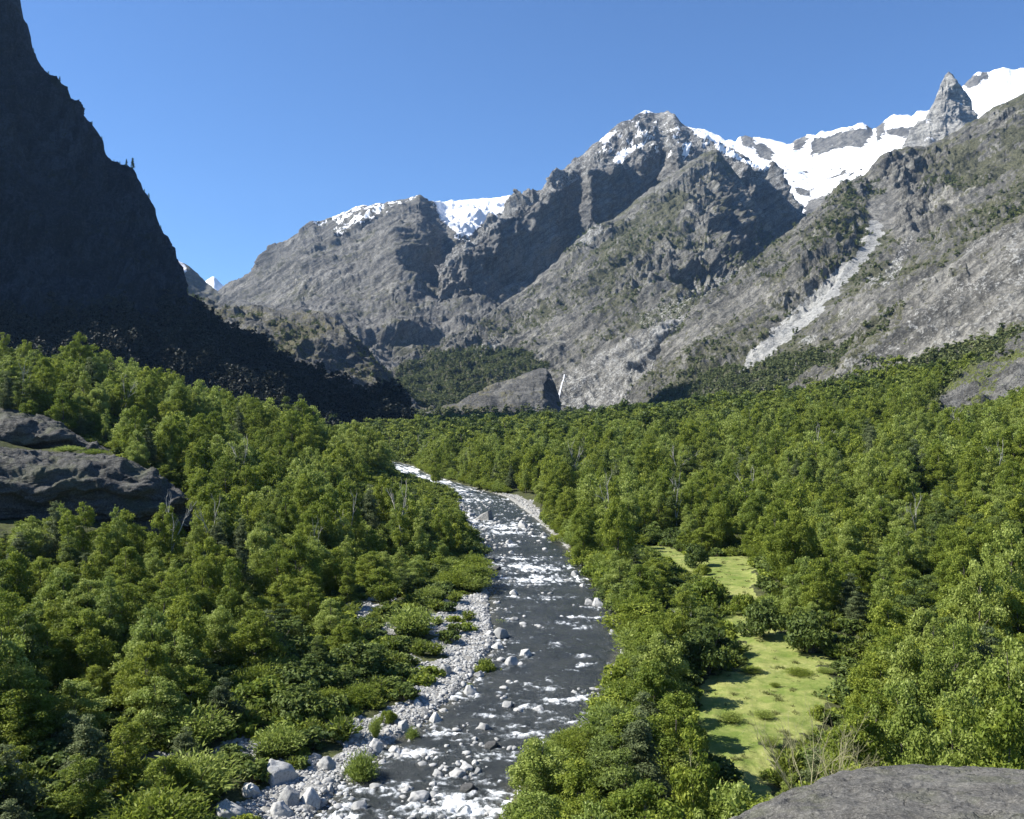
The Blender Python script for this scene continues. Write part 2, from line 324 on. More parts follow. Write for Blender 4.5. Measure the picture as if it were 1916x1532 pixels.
def loft(name, x0, x1, rows, disp, mat, masks, label, nc, nr, amp_crest=.35, back=(60, .5), crest_noise=2.0, seed=0.):
    """rows: contour lines from the foot to the crest, each a list of (px, py, distance)"""
    cx = np.linspace(x0, x1, nc)
    Pr = []
    for k, r in enumerate(rows):
        r = np.array(r, float); py = np.interp(cx, r[:, 0], r[:, 1]); d = smooth1(np.interp(cx, r[:, 0], r[:, 2])[None], 30)[0]
        if k == len(rows) - 1:
            py = py + (fbm(cx * .05, seed, 0, 5, 2.1, .62)) * crest_noise
        else: py = smooth1(py[None], 6)[0]
        Pr.append(np.stack([(cx - CX) / F * d, d, H + (CY - py) / F * d], -1))
    Pr = np.array(Pr)
    ln = np.linalg.norm(np.diff(Pr, axis=0), axis=2).mean(1); T = np.concatenate([[0], np.cumsum(ln)]); T /= T[-1]
    tt = np.linspace(0, 1, nr)
    P = np.stack([pchip(T, Pr[..., c], tt) for c in range(3)], -1)
    du = np.gradient(P, axis=1); dv = np.gradient(P, axis=0); N = np.cross(du, dv); N /= np.linalg.norm(N, axis=2, keepdims=True) + 1e-9
    if N[..., 1].mean() > 0: N = -N
    q = disp(P, tt[:, None] + 0 * P[..., 0])
    wgt = amp_crest + (1 - amp_crest) * sstep(1.0, .90, tt)[:, None]
    P = P + N * (q * wgt)[..., None]
    c = P[-1]; a1, a2 = back
    b1 = c * [1.02, 1.02, 1] - [0, 0, a1]; b2 = c * [1.10, 1.10, 1]; b2[:, 2] = np.maximum(c[:, 2] * a2 - 20, -5); b3 = c * [1.25, 1.25, 1]; b3[:, 2] = -8
    P = np.concatenate([P, b1[None], b2[None], b3[None]]); P[..., 2] = np.maximum(P[..., 2], -9)
    px, py = proj(P)
    nz = [fbm(P[..., 0] * s, P[..., 1] * s, P[..., 2] * s, 5, 2.1, .6) for s in (.006, .02)]
    G = dict(px=px, py=py, P=P, n1=nz[0], n2=nz[1])
    du = np.gradient(P, axis=1); dv = np.gradient(P, axis=0); N = np.cross(du, dv); N /= np.linalg.norm(N, axis=2, keepdims=True) + 1e-9
    if N[..., 1].mean() > 0: N = -N
    G['nz'] = N[..., 2]; G['N'] = N
    at = {'snow': np.zeros(px.shape), 'veg': np.zeros(px.shape), 'scree': np.zeros(px.shape)}
    at.update(masks(G)); G.update(at); LOFT[name] = G
    fq = grid_faces(*px.shape)
    me = mesh_np(name, P.reshape(-1, 3), fq, [mat], attrs=at)
    struct(name, me, label)
    return G
def rockdisp(A, L, vert=2.2, rot=0., strata=.35, seed=0., fine=1.0):
    """ribs and gullies of wavelength L; rot tilts them in the x-z plane"""
    c, s = math.cos(rot), math.sin(rot)
    def f(P, t):
        x = P[..., 0] * c - P[..., 2] * s; z = P[..., 0] * s + P[..., 2] * c; y = P[..., 1]
        x = x / L + seed; y = y / L; z = z / L / vert
        wx_ = fbm(x * .7 + 9, y * .7, z * .7, 3) * .5
        a = (ridged(x + wx_, y, z + wx_, 7, 2.05, .58) - .9) * .55 + fbm(x * 2.6 + 3, y * 2.6, z * 2.6, 6, 2.05, .62) * .35
        b = fbm(x * 1.7, y * 1.7, z * 3.4 * vert + wx_, 5, 2.1, .62)
        st = np.tanh(np.sin(x * 7.5 + wx_ * 9 + y * 2) * 2) * strata * .14
        return A * (a + b * .33 * fine + st)
    return f
def soft(m): return m.astype(float)
def pm(G, poly, k=6., s='n2'):
    return soft(inpoly(G['px'] + G['n2'] * k, G['py'] + G['n1'] * k + G['n2'] * k * .5, poly))

def m_peak_far(G): return {'snow': sstep(-.8, .3, G['n2'] + .6)}
loft('snowy_summit', 340, 480, [[(340, 640, 6800), (480, 640, 6800)], [(340, 600, 7000), (480, 600, 7000)], [(340, 560, 7400), (370, 545, 7400), (383, 526, 7400), (400, 517, 7400), (410, 526, 7400), (420, 536, 7400), (435, 532, 7400), (450, 545, 7400), (480, 570, 7400)]],
     rockdisp(30, 300), M_MAIN, m_peak_far, 'small snowy summit seen through the notch of the valley', 80, 60, .2)
def m_notch(G):
    return {'snow': pm(G, [(305, 470), (335, 480), (350, 505), (338, 512), (318, 495)], 4) * .75 , 'veg': .5 + .25 * G['n1']}
loft('notch_slope', 230, 470, [[(230, 640, 3300), (470, 640, 3300)], [(230, 560, 3700), (350, 580, 3600), (470, 620, 3500)], [(230, 400, 4300), (310, 472, 4200), (330, 486, 4200), (352, 500, 4200), (380, 524, 4200), (410, 545, 4100), (425, 560, 4000), (470, 600, 3900)]],
     rockdisp(45, 350), M_MOUND, m_notch, 'brown slope with snow streaks closing the valley notch', 130, 110, .3)

def m_left_peak(G):
    s = pm(G, [(808, 372), (990, 352), (960, 385), (930, 403), (900, 420), (880, 436), (866, 440), (845, 425), (825, 408)], 5)
    s = np.maximum(s, pm(G, [(655, 385), (790, 362), (775, 378), (740, 386), (715, 396), (700, 408), (660, 428), (640, 445), (628, 440), (640, 415)], 12) * np.where(G['n2'] > .02, .8, .1))
    s = np.maximum(s, pm(G, [(580, 410), (700, 380), (700, 395), (600, 425)], 8) * np.where(G['n2'] > .15, .8, 0))
    s = np.maximum(s, pm(G, [(840, 420), (890, 430), (880, 455), (850, 445)], 8) * np.where(G['n2'] > .1, .9, .1))
    return {'snow': s, 'veg': .28 + .45 * G['n1'] * (G['py'] > 430) - .3 * (G['nz'] < .3)}
loft('left_peak', 385, 1080, [
    [(385, 760, 2300), (600, 760, 2300), (750, 760, 2300), (1080, 760, 2400)],
    [(385, 610, 2900), (560, 610, 2750), (700, 650, 2600), (760, 690, 2550), (900, 690, 2600), (1080, 700, 2700)],
    [(385, 590, 3600), (450, 565, 3500), (560, 540, 3300), (700, 540, 3200), (740, 520, 3200), (780, 505, 3330), (835, 495, 3560), (850, 500, 3450), (900, 520, 3300), (1080, 600, 3300)],
    [(385, 580, 4200), (450, 545, 4000), (560, 480, 3800), (700, 450, 3700), (740, 450, 3450), (790, 432, 3560), (835, 450, 3900), (850, 450, 3800), (900, 450, 4000), (1080, 500, 4000)],
    [(385, 570, 5000), (412, 544, 5000), (445, 534, 4900), (460, 525, 4800), (490, 500, 4700), (520, 466, 4600), (545, 447, 4500), (565, 430, 4450), (585, 419, 4400), (610, 412, 4400), (640, 398, 4350), (668, 388, 4300), (700, 382, 4300), (730, 378, 4250), (755, 373, 4200), (775, 369, 4200), (785, 364, 4200), (795, 369, 4250), (802, 376, 4400), (815, 377, 4600), (840, 375, 4800), (880, 373, 4900), (920, 371, 5000), (960, 365, 5000), (985, 359, 5000), (1010, 365, 5000), (1080, 420, 4900)]],
    rockdisp(62, 420, 3.0, .95, .7, 3.1), M_MAIN, m_left_peak, 'grey granite peak left of the main summit with a snowy saddle', 440, 330, .12, crest_noise=3)

def m_main(G):
    s = pm(G, [(1195, 200), (1240, 200), (1225, 212), (1195, 212)], 4)
    s = np.maximum(s, pm(G, [(1120, 262), (1150, 238), (1152, 250), (1130, 275)], 6) * .9)
    s = np.maximum(s, pm(G, [(1145, 300), (1165, 282), (1210, 262), (1200, 275), (1160, 305)], 6) * .95)
    s = np.maximum(s, pm(G, [(1290, 238), (1345, 250), (1360, 270), (1330, 262), (1300, 250)], 5))
    s = np.maximum(s, pm(G, [(1335, 262), (1385, 290), (1440, 312), (1436, 322), (1380, 300), (1345, 282)], 5) * .95)
    s = np.maximum(s, ((G['n2'] > .42) & (G['py'] < 300)) * .6)
    s = np.maximum(s, pm(G, [(1275, 275), (1300, 262), (1290, 285), (1275, 300)], 6) * .9)
    tp = np.interp(G['px'], [820, 900, 960, 1040, 1120, 1180, 1230, 1290, 1340, 1440, 1520], [520, 450, 405, 360, 315, 316, 290, 305, 322, 345, 430])
    return {'snow': s, 'veg': -.1 + .25 * G['n1'] + .5 * sstep(480, 620, G['py']), 'scree': .45 * (G['py'] < tp)}
def d_main(P, t):
    px, py = proj(P)
    top = np.interp(px, [820, 900, 960, 1040, 1120, 1180, 1230, 1290, 1340, 1440, 1520], [520, 450, 405, 360, 315, 316, 290, 305, 322, 345, 430])
    cl = sstep(-15, 15, py - top)
    return rockdisp(62, 230, 3.6, .1, .3, 8.3)(P, t) * (1 - .6 * cl) + rockdisp(34, 95, 5.5, .08, 0, 2.3)(P, t) * cl
_shift = lambda rows: [[(a, b, d + (float(np.interp(a, [820, 880, 1085, 1100, 1240, 1262, 1340, 1385, 1500, 1570], [0, 0, 190, 30, 210, 50, 60, 60, 180, 230])) if k >= 1 else 0)) for a, b, d in
    sorted(set([tuple(q) for q in r] + [(m, float(np.interp(m, [q[0] for q in r], [q[1] for q in r])), float(np.interp(m, [q[0] for q in r], [q[2] for q in r]))) for m in (880, 1085, 1100, 1240, 1262, 1340, 1385, 1500)]))] for k, r in enumerate(rows)]
loft('main_peak', 820, 1570, _shift([
    [(820, 760, 2500), (1570, 760, 2500)],
    [(820, 640, 2900), (900, 610, 3050), (960, 590, 3050), (1060, 520, 3100), (1570, 560, 3000)],
    [(820, 560, 3150), (900, 555, 3180), (960, 548, 3200), (1020, 515, 3240), (1060, 475, 3280), (1100, 432, 3300), (1150, 425, 3320), (1200, 420, 3330), (1240, 400, 3350), (1300, 400, 3350), (1360, 450, 3250), (1420, 490, 3200), (1470, 500, 3180), (1520, 500, 3150), (1570, 520, 3100)],
    [(820, 520, 3230), (870, 470, 3240), (920, 430, 3260), (960, 402, 3280), (1000, 385, 3300), (1040, 360, 3330), (1080, 335, 3360), (1120, 312, 3380), (1150, 322, 3390), (1180, 314, 3400), (1230, 285, 3420), (1290, 300, 3430), (1340, 320, 3330), (1400, 335, 3270), (1440, 345, 3250), (1480, 390, 3220), (1520, 430, 3180), (1570, 480, 3130)],
    [(820, 500, 3400), (850, 478, 3400), (880, 455, 3420), (920, 418, 3440), (950, 392, 3480), (975, 368, 3500), (990, 358, 3510), (1012, 354, 3520), (1022, 340, 3540), (1040, 328, 3560), (1060, 312, 3590), (1075, 303, 3610), (1095, 285, 3640), (1120, 264, 3670), (1135, 250, 3700), (1148, 236, 3730), (1165, 229, 3750), (1180, 222, 3770), (1195, 212, 3800), (1208, 203, 3830), (1225, 206, 3830), (1248, 207, 3830), (1262, 215, 3820), (1276, 230, 3810), (1290, 241, 3800), (1305, 242, 3790), (1320, 246, 3780), (1340, 262, 3740), (1380, 288, 3650), (1410, 305, 3600), (1440, 318, 3540), (1455, 335, 3500), (1465, 355, 3460), (1480, 375, 3420), (1495, 395, 3370), (1507, 410, 3330), (1525, 440, 3280), (1570, 480, 3230)]]),
    d_main, M_MAIN, m_main, 'tall grey granite summit with dark cliffs and snow near its top', 480, 360, .14, crest_noise=3)

def m_spur(G):
    v = .50 + .5 * G['n1'] - .45 * (G['nz'] < .25)
    v += .35 * pm(G, [(1160, 600), (1300, 560), (1420, 490), (1500, 440), (1400, 560), (1250, 640)], 10)
    v += .4 * pm(G, [(1110, 470), (1260, 350), (1300, 340), (1250, 450), (1100, 540)], 10)
    v -= .45 * pm(G, [(1030, 780), (1045, 700), (1150, 640), (1330, 560), (1380, 600), (1280, 690), (1180, 770)], 10)
    v += .75 * pm(G, [(740, 700), (800, 650), (900, 640), (960, 660), (1040, 680), (1000, 700), (850, 790), (760, 790)], 12)
    sl = .42 * pm(G, [(1040, 780), (1060, 700), (1150, 650), (1330, 565), (1380, 600), (1280, 690), (1180, 770)], 10) + .36 * pm(G, [(1180, 600), (1250, 560), (1480, 450), (1520, 470), (1350, 560), (1240, 640)], 12)
    return {'veg': v, 'scree': sl + .5 * pm(G, [(1085, 430), (1110, 412), (1130, 425), (1105, 455), (1085, 460)], 6) + .55 * pm(G, [(880, 650), (930, 630), (935, 640), (890, 665)], 8)}
def psoft(px, py, poly, w):
    m = 0
    for a in range(8): m = m + inpoly(px + math.cos(a * .785) * w, py + math.sin(a * .785) * w, poly)
    return m / 8.
def d_spur(P, t):
    px, py = proj(P); m = psoft(px, py, [(1270, 330), (1340, 290), (1420, 370), (1520, 480), (1400, 540), (1290, 540), (1310, 430)], 14) + psoft(px, py, [(1130, 560), (1180, 480), (1260, 440), (1270, 480), (1200, 560)], 12) + .8 * psoft(px, py, [(760, 690), (900, 610), (960, 570), (980, 620), (860, 720)], 12)
    return rockdisp(46, 260, 3.4, .85, 1.5, 5.7)(P, t) * (1 - .35 * m) + rockdisp(38, 80, 5, .12, 0, 3.9)(P, t) * m
loft('middle_spur', 690, 1560, [
    [(690, 815, 1700), (1560, 815, 1500)],
    [(690, 760, 2050), (900, 760, 2000), (1050, 745, 1950), (1200, 730, 1850), (1560, 700, 1700)],
    [(690, 735, 2300), (820, 690, 2350), (900, 670, 2350), (1000, 640, 2300), (1100, 600, 2300), (1250, 570, 2150), (1560, 560, 2050)],
    [(690, 715, 2500), (820, 665, 2600), (900, 635, 2650), (1000, 570, 2650), (1100, 510, 2650), (1250, 450, 2600), (1330, 430, 2620), (1400, 470, 2700), (1560, 530, 2750)],
    [(690, 700, 2600), (730, 688, 2650), (780, 672, 2680), (820, 654, 2700), (860, 632, 2750), (900, 602, 2800), (930, 575, 2850), (960, 552, 2900), (1000, 526, 2920), (1030, 498, 2950), (1060, 470, 2980), (1085, 446, 3000), (1108, 424, 3020), (1140, 412, 3050), (1170, 395, 3080), (1200, 368, 3110), (1230, 345, 3150), (1260, 325, 3180), (1290, 300, 3210), (1315, 285, 3240), (1340, 278, 3250), (1360, 300, 3270), (1385, 335, 3260), (1410, 375, 3260), (1440, 420, 3250), (1470, 452, 3240), (1500, 480, 3230), (1560, 520, 3200)]],
    d_spur, M_RIGHT, m_spur, 'sunlit granite spur with slabs and scrub below the main summit', 560, 420, .2, crest_noise=3.5)

def m_mound(G): return {'veg': .5 + .5 * G['n1'] - .4 * (G['nz'] < .25)}
loft('rocky_mound', 340, 850, [
    [(340, 850, 1350), (850, 850, 1350)],
    [(340, 690, 1700), (500, 710, 1650), (650, 760, 1600), (760, 800, 1550), (850, 810, 1500)],
    [(340, 600, 2000), (450, 625, 1850), (520, 640, 1780), (600, 655, 1760), (680, 710, 1750), (760, 770, 1700), (850, 790, 1650)],
    [(340, 545, 2500), (400, 566, 2400), (440, 572, 2300), (500, 574, 2150), (560, 580, 2050), (600, 586, 2000), (625, 592, 1960), (650, 612, 1940), (680, 645, 1920), (700, 668, 1900), (730, 700, 1870), (755, 730, 1840), (780, 755, 1820), (810, 772, 1800), (850, 785, 1780)]],
    rockdisp(24, 150, 1.6, -.3, .6, 2.2), M_MOUND, m_mound, 'rounded brown rocky mound in front of the left peak', 320, 230, .35, crest_noise=4)
def m_slab(G): return {'veg': .48 + .5 * G['n1'] - .3 * (G['nz'] < .25) + .5 * sstep(1000, 820, G['px']) * (G['py'] < 745)}
loft('low_slab_ridge', 780, 1120, [
    [(780, 830, 1250), (1120, 830, 1250)],
    [(780, 800, 1500), (900, 790, 1480), (1020, 772, 1500), (1045, 785, 1520), (1120, 795, 1500)],
    [(780, 790, 1560), (880, 765, 1530), (960, 745, 1520), (1022, 738, 1530), (1040, 765, 1560), (1120, 785, 1560)],
    [(780, 785, 1650), (830, 772, 1700), (850, 757, 1720), (900, 738, 1740), (940, 716, 1740), (975, 698, 1730), (1000, 690, 1720), (1022, 688, 1690), (1030, 700, 1680), (1036, 735, 1660), (1045, 765, 1650), (1120, 785, 1650)]],
    rockdisp(15, 120, 3.0, 1.1, 1.5, 7.7), M_MOUND, m_slab, 'low ridge of tilted granite slabs at the valley head', 190, 110, .35, crest_noise=3)

ROCKY = [[(1386, 250), (1412, 254), (1408, 276), (1390, 272)], [(1410, 270), (1430, 268), (1448, 288), (1442, 300), (1420, 294)], [(1483, 262), (1512, 252), (1508, 270), (1486, 284)],
         [(1520, 262), (1560, 252), (1600, 240), (1632, 234), (1630, 262), (1612, 274), (1560, 276), (1518, 292)], [(1637, 238), (1657, 228), (1656, 250), (1640, 268)],
         [(1657, 244), (1712, 234), (1716, 252), (1690, 258), (1660, 252)], [(1800, 150), (1822, 140), (1845, 134), (1850, 142), (1830, 156), (1806, 162)], [(1488, 352), (1518, 358), (1516, 366), (1490, 362)],
         [(1536, 338), (1560, 330), (1584, 316), (1580, 324), (1560, 336)], [(1512, 372), (1560, 366), (1590, 372), (1500, 410)]]
def m_cirque(G):
    s = np.full(G['px'].shape, 1.25)
    for r in ROCKY: s = np.where(pm(G, r, 5) > 0, -.6, s)
    s = np.where((G['n2'] > .5) & (G['py'] > 310), .25, s)
    s = np.where((G['nz'] < .18), .2, s)
    return {'snow': s}
loft('snow_ridge', 1260, 2060, [
    [(1260, 470, 3700), (2060, 440, 3900)],
    [(1260, 410, 4000), (1520, 400, 4100), (1700, 330, 4300), (2060, 260, 4300)],
    [(1260, 330, 4600), (1400, 320, 4800), (1530, 330, 4900), (1650, 290, 4900), (1800, 250, 4900), (2060, 200, 4900)],
    [(1260, 262, 5500), (1400, 285, 5500), (1530, 285, 5600), (1630, 265, 5600), (1720, 250, 5500), (1850, 190, 5500), (2060, 150, 5500)],
    [(1260, 232, 6000), (1295, 240, 6000), (1320, 243, 6000), (1340, 252, 6000), (1358, 262, 5900), (1376, 266, 5900), (1384, 256, 5900), (1400, 254, 5900), (1430, 256, 5900), (1450, 262, 5900), (1480, 270, 5900), (1492, 262, 5900), (1510, 252, 5900), (1528, 252, 5900), (1535, 246, 5900), (1570, 240, 5900), (1600, 234, 5850), (1615, 229, 5850), (1625, 236, 5850), (1633, 242, 5850), (1645, 234, 5850), (1660, 222, 5850), (1672, 214, 5850), (1690, 214, 5850), (1705, 218, 5850), (1716, 208, 5850), (1740, 205, 5850), (1790, 172, 5800), (1806, 158, 5800), (1815, 148, 5800), (1830, 134, 5800), (1845, 136, 5800), (1862, 131, 5800), (1880, 124, 5800), (1895, 130, 5800), (1916, 127, 5800), (1950, 118, 5800), (2060, 90, 5800)]],
    rockdisp(18, 330, 1.5, .2, .1, 4.4, .5), M_MAIN, m_cirque, 'long snow covered ridge and snow bowl on the right', 420, 260, .5, crest_noise=3)
def m_needle(G): return {'snow': ((G['n2'] > .55) & (G['py'] > 190)) * .6, 'veg': -.3 + 0 * G['px']}
M_NEEDLE = mat_mountain('granite_pale', (.36, .355, .33), (.55, .54, .50), (.1, .1, .07), (.14, .14, .09), 1.2)
loft('rock_needle', 1690, 1850, [
    [(1690, 340, 3700), (1850, 300, 3700)], [(1690, 300, 3850), (1760, 270, 3800), (1800, 250, 3800), (1850, 260, 3850)],
    [(1690, 296, 3980), (1735, 225, 3960), (1770, 200, 3930), (1800, 205, 3940), (1825, 240, 3960), (1850, 262, 4000)],
    [(1690, 292, 4050), (1705, 280, 4050), (1712, 255, 4050), (1722, 228, 4050), (1735, 206, 4050), (1745, 190, 4050), (1751, 172, 4050), (1758, 154, 4050), (1766, 143, 4050), (1775, 133, 4050), (1783, 140, 4050), (1792, 152, 4050), (1802, 162, 4050), (1812, 178, 4050), (1818, 196, 4050), (1822, 225, 4050), (1826, 250, 4050), (1850, 270, 4050)]],
    rockdisp(46, 170, 3.5, .1, .2, 6.1), M_NEEDLE, m_needle, 'pale pointed rock needle standing in front of the snow', 120, 150, .3, back=(150, .3), crest_noise=3)

def m_shoulder(G):
    v = .68 + .5 * G['n1'] - .5 * (G['nz'] < .3)
    v -= .5 * pm(G, [(1600, 350), (1680, 285), (1720, 290), (1720, 440), (1640, 420)], 12)
    v += .25 * pm(G, [(1790, 280), (1916, 250), (1916, 340), (1780, 350)], 12)
    v -= .35 * pm(G, [(1200, 640), (1420, 500), (1500, 470), (1400, 570), (1250, 680)], 12)
    s = pm(G, [(1634, 410), (1650, 410), (1654, 436), (1632, 472), (1594, 520), (1545, 572), (1474, 640), (1424, 680), (1380, 700), (1392, 670), (1450, 614), (1520, 550), (1584, 486), (1626, 442)], 9) * .9
    s = np.maximum(s, pm(G, [(1700, 435), (1712, 440), (1680, 500), (1660, 520), (1655, 505), (1680, 470)], 4) * .5)
    s = np.maximum(s, pm(G, [(1590, 560), (1680, 480), (1700, 500), (1600, 590), (1480, 680), (1470, 670)], 16) * np.where(G['n2'] > .0, .5, .15))
    return {'veg': v, 'scree': s}
def d_shoulder(P, t):
    px, py = proj(P); m = psoft(px, py, [(1590, 350), (1680, 275), (1790, 270), (1800, 380), (1740, 470), (1650, 430)], 14) + psoft(px, py, [(1440, 560), (1560, 440), (1610, 420), (1600, 470), (1500, 580)], 10)
    base = rockdisp(40, 240, 3.0, .9, .8, 1.7)(P, t) * (1 - .3 * m) + rockdisp(26, 62, 4.5, .12, 0, 6.9)(P, t) * m
    # the scree gully is carved in
    cxl = np.interp(py, [280, 400, 450, 560, 700], [1665, 1650, 1640, 1555, 1400]); g = np.exp(-((px - cxl) / 34) ** 2) * sstep(300, 380, py) * sstep(720, 620, py)
    sm = sstep(.2, .8, g)
    return base * (1 - .93 * sm) - 9 * g + 17 * np.exp(-((px - cxl + 60) / 40) ** 2) * sstep(330, 380, py) * sstep(620, 420, py)
loft('right_shoulder', 1150, 2250, [
    [(1150, 830, 1000), (1400, 830, 950), (1916, 830, 760), (2250, 830, 700)],
    [(1150, 824, 1350), (1250, 775, 1300), (1400, 745, 1250), (1650, 690, 1080), (1916, 600, 980), (2250, 560, 900)],
    [(1150, 820, 1650), (1200, 780, 1640), (1250, 722, 1620), (1300, 665, 1600), (1450, 620, 1500), (1650, 560, 1400), (1916, 470, 1300), (2250, 400, 1200)],
    [(1150, 818, 1850), (1200, 765, 1840), (1250, 680, 1820), (1300, 600, 1800), (1450, 510, 1800), (1560, 440, 1850), (1620, 420, 1900), (1700, 400, 1900), (1916, 320, 1800), (2250, 230, 1700)],
    [(1150, 816, 1950), (1190, 765, 1960), (1225, 700, 1970), (1260, 625, 1985), (1300, 565, 2000), (1350, 530, 2040), (1390, 502, 2080), (1420, 480, 2100), (1450, 456, 2130), (1490, 425, 2170), (1520, 402, 2200), (1560, 372, 2220), (1595, 345, 2240), (1615, 332, 2250), (1630, 318, 2260), (1640, 302, 2270), (1655, 287, 2280), (1675, 278, 2290), (1700, 273, 2300), (1730, 271, 2310), (1765, 256, 2330), (1800, 237, 2340), (1830, 222, 2350), (1850, 207, 2350), (1880, 194, 2350), (1916, 175, 2350), (1970, 150, 2300), (2250, 40, 2200)]],
    d_shoulder, M_RIGHT, m_shoulder, 'big right hand mountainside with scrub, cliffs and a pale scree chute', 620, 480, .25, crest_noise=3)

def m_slabs2(G):
    v = .56 + .5 * G['n1'] - .5 * (G['nz'] < .3)
    v -= .45 * pm(G, [(1690, 600), (1700, 550), (1760, 500), (1850, 440), (1930, 400), (1990, 560), (1850, 640), (1760, 660)], 14)
    v -= .4 * pm(G, [(1440, 760), (1600, 680), (1680, 650), (1760, 640), (1700, 690), (1600, 720)], 12)
    return {'veg': v, 'scree': .3 * (v < .2)}
loft('slab_shoulder', 1280, 2250, [
    [(1280, 860, 620), (1600, 860, 600), (1916, 860, 500), (2250, 860, 450)],
    [(1280, 812, 900), (1500, 765, 880), (1700, 700, 800), (1916, 620, 760), (2250, 560, 700)],
    [(1280, 808, 950), (1500, 742, 980), (1700, 610, 960), (1820, 560, 950), (1916, 490, 940), (2250, 400, 900)],
    [(1280, 805, 1000), (1400, 790, 1030), (1480, 745, 1060), (1560, 695, 1090), (1620, 640, 1120), (1680, 585, 1140), (1705, 552, 1150), (1740, 520, 1160), (1800, 470, 1170), (1850, 432, 1180), (1916, 392, 1180), (2250, 240, 1150)]],
    rockdisp(19, 110, 3.6, .98, 1.9, 9.9), M_RIGHT, m_slabs2, 'grey tilted slabs and scrub low on the right mountainside', 460, 260, .3, crest_noise=3)
def m_hill(G): return {'veg': .62 + .5 * G['n1'] - .6 * pm(G, [(1745, 770), (1760, 740), (1810, 715), (1830, 730), (1800, 765)], 5) - .5 * pm(G, [(1850, 750), (1870, 700), (1930, 660), (1930, 740)], 6) - .4 * pm(G, [(1850, 665), (1916, 610), (1930, 640), (1880, 670)], 5)}
loft('grassy_rock_hill', 1700, 2200, [
    [(1700, 850, 450), (2200, 850, 420)], [(1700, 800, 520), (1770, 772, 520), (1850, 760, 510), (1916, 750, 500), (2200, 730, 480)],
    [(1700, 795, 560), (1760, 745, 570), (1820, 715, 570), (1916, 670, 560), (2200, 600, 560)],
    [(1700, 790, 590), (1740, 765, 600), (1755, 742, 610), (1785, 715, 615), (1830, 680, 620), (1870, 655, 625), (1916, 618, 630), (2000, 570, 630), (2200, 470, 620)]],
    rockdisp(8, 45, 1.3, .8, .8, 3.3), M_NEAR, m_hill, 'bright grassy rock slope rising behind the forest on the right', 200, 130, .5, crest_noise=3)

def m_wall(G):
    return {'veg': .15 + .35 * G['n1'] + .75 * sstep(520, 640, G['py']) - .3 * (G['nz'] < .2) + .5 * pm(G, [(78, 120), (100, 130), (150, 185), (140, 205), (110, 180)], 5)}
loft('left_rock_wall', -900, 850, [  # unseen left end raised high so that it keeps sun off the wall
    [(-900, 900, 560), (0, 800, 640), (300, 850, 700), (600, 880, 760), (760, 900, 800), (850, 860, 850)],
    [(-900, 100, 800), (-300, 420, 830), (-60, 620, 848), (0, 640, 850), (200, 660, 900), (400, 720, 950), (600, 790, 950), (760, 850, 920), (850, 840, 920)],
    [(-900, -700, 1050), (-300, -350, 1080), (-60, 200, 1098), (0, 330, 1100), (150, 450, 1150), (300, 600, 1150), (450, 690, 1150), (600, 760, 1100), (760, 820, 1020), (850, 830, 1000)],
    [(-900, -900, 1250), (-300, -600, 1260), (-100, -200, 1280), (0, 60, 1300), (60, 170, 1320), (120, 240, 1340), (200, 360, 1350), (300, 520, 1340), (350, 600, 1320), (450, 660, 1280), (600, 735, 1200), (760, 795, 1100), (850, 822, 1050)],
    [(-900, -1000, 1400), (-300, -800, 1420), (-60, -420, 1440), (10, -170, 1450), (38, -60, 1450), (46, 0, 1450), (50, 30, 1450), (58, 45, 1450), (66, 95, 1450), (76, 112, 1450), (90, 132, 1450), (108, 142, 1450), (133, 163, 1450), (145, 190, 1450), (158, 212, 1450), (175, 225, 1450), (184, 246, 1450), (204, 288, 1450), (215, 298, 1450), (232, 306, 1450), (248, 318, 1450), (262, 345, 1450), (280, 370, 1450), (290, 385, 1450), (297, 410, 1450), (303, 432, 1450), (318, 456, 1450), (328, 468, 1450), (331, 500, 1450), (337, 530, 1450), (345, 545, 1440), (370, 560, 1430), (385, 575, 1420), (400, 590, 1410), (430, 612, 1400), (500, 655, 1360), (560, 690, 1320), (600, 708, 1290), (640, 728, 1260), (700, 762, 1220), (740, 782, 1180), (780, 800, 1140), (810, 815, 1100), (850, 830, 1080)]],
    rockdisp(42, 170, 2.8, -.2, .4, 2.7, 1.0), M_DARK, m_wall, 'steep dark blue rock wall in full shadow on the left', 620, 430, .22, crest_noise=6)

# rock domes in the left forest, and the ledge at the photographer's feet
def zero(G): return {}
dd1 = lambda P, t: rockdisp(1.3, 14, .4, .15, 1.2, 1.1)(P, t) + rockdisp(.5, 4, .5, .15, .6, 4.1)(P, t) + np.tanh(np.sin(P[..., 2] * 1.0 + fbm(P[..., 0] * .05, P[..., 1] * .05, 1, 3) * 5) * 2.5) * 1.0 * sstep(.8, .55, t)
def outcrop(name, x0, x1, rows, disp, mat, label, cat, nc, nr, back):
    global struct
    keep = struct
    def struct(n, me, l): return link(n, me, label=l, category=cat)
    loft(name, x0, x1, rows, disp, mat, zero, label, nc, nr, .5, back, 1.5); struct = keep
outcrop('rock_dome', -260, 392, [[(-260, 1060, 226), (0, 1050, 227), (200, 1010, 230), (392, 990, 232)], [(-260, 950, 223), (0, 950, 223), (200, 945, 226), (340, 955, 229), (392, 970, 230)], [(-260, 890, 221), (0, 905, 221), (120, 905, 223), (240, 895, 227), (320, 925, 230), (392, 960, 232)],
    [(-260, 850, 228), (0, 862, 228), (120, 868, 230), (230, 865, 232), (290, 890, 234), (345, 930, 236), (392, 962, 238)],
    [(-260, 815, 246), (0, 836, 246), (60, 842, 247), (130, 848, 248), (200, 852, 248), (235, 856, 248), (262, 868, 248), (290, 886, 247), (320, 908, 246), (348, 930, 245), (392, 960, 244)]],
    dd1, M_DOME, 'large dark rock dome bulging out of the forest on the left', 'rock outcrop', 240, 130, (6, .9))
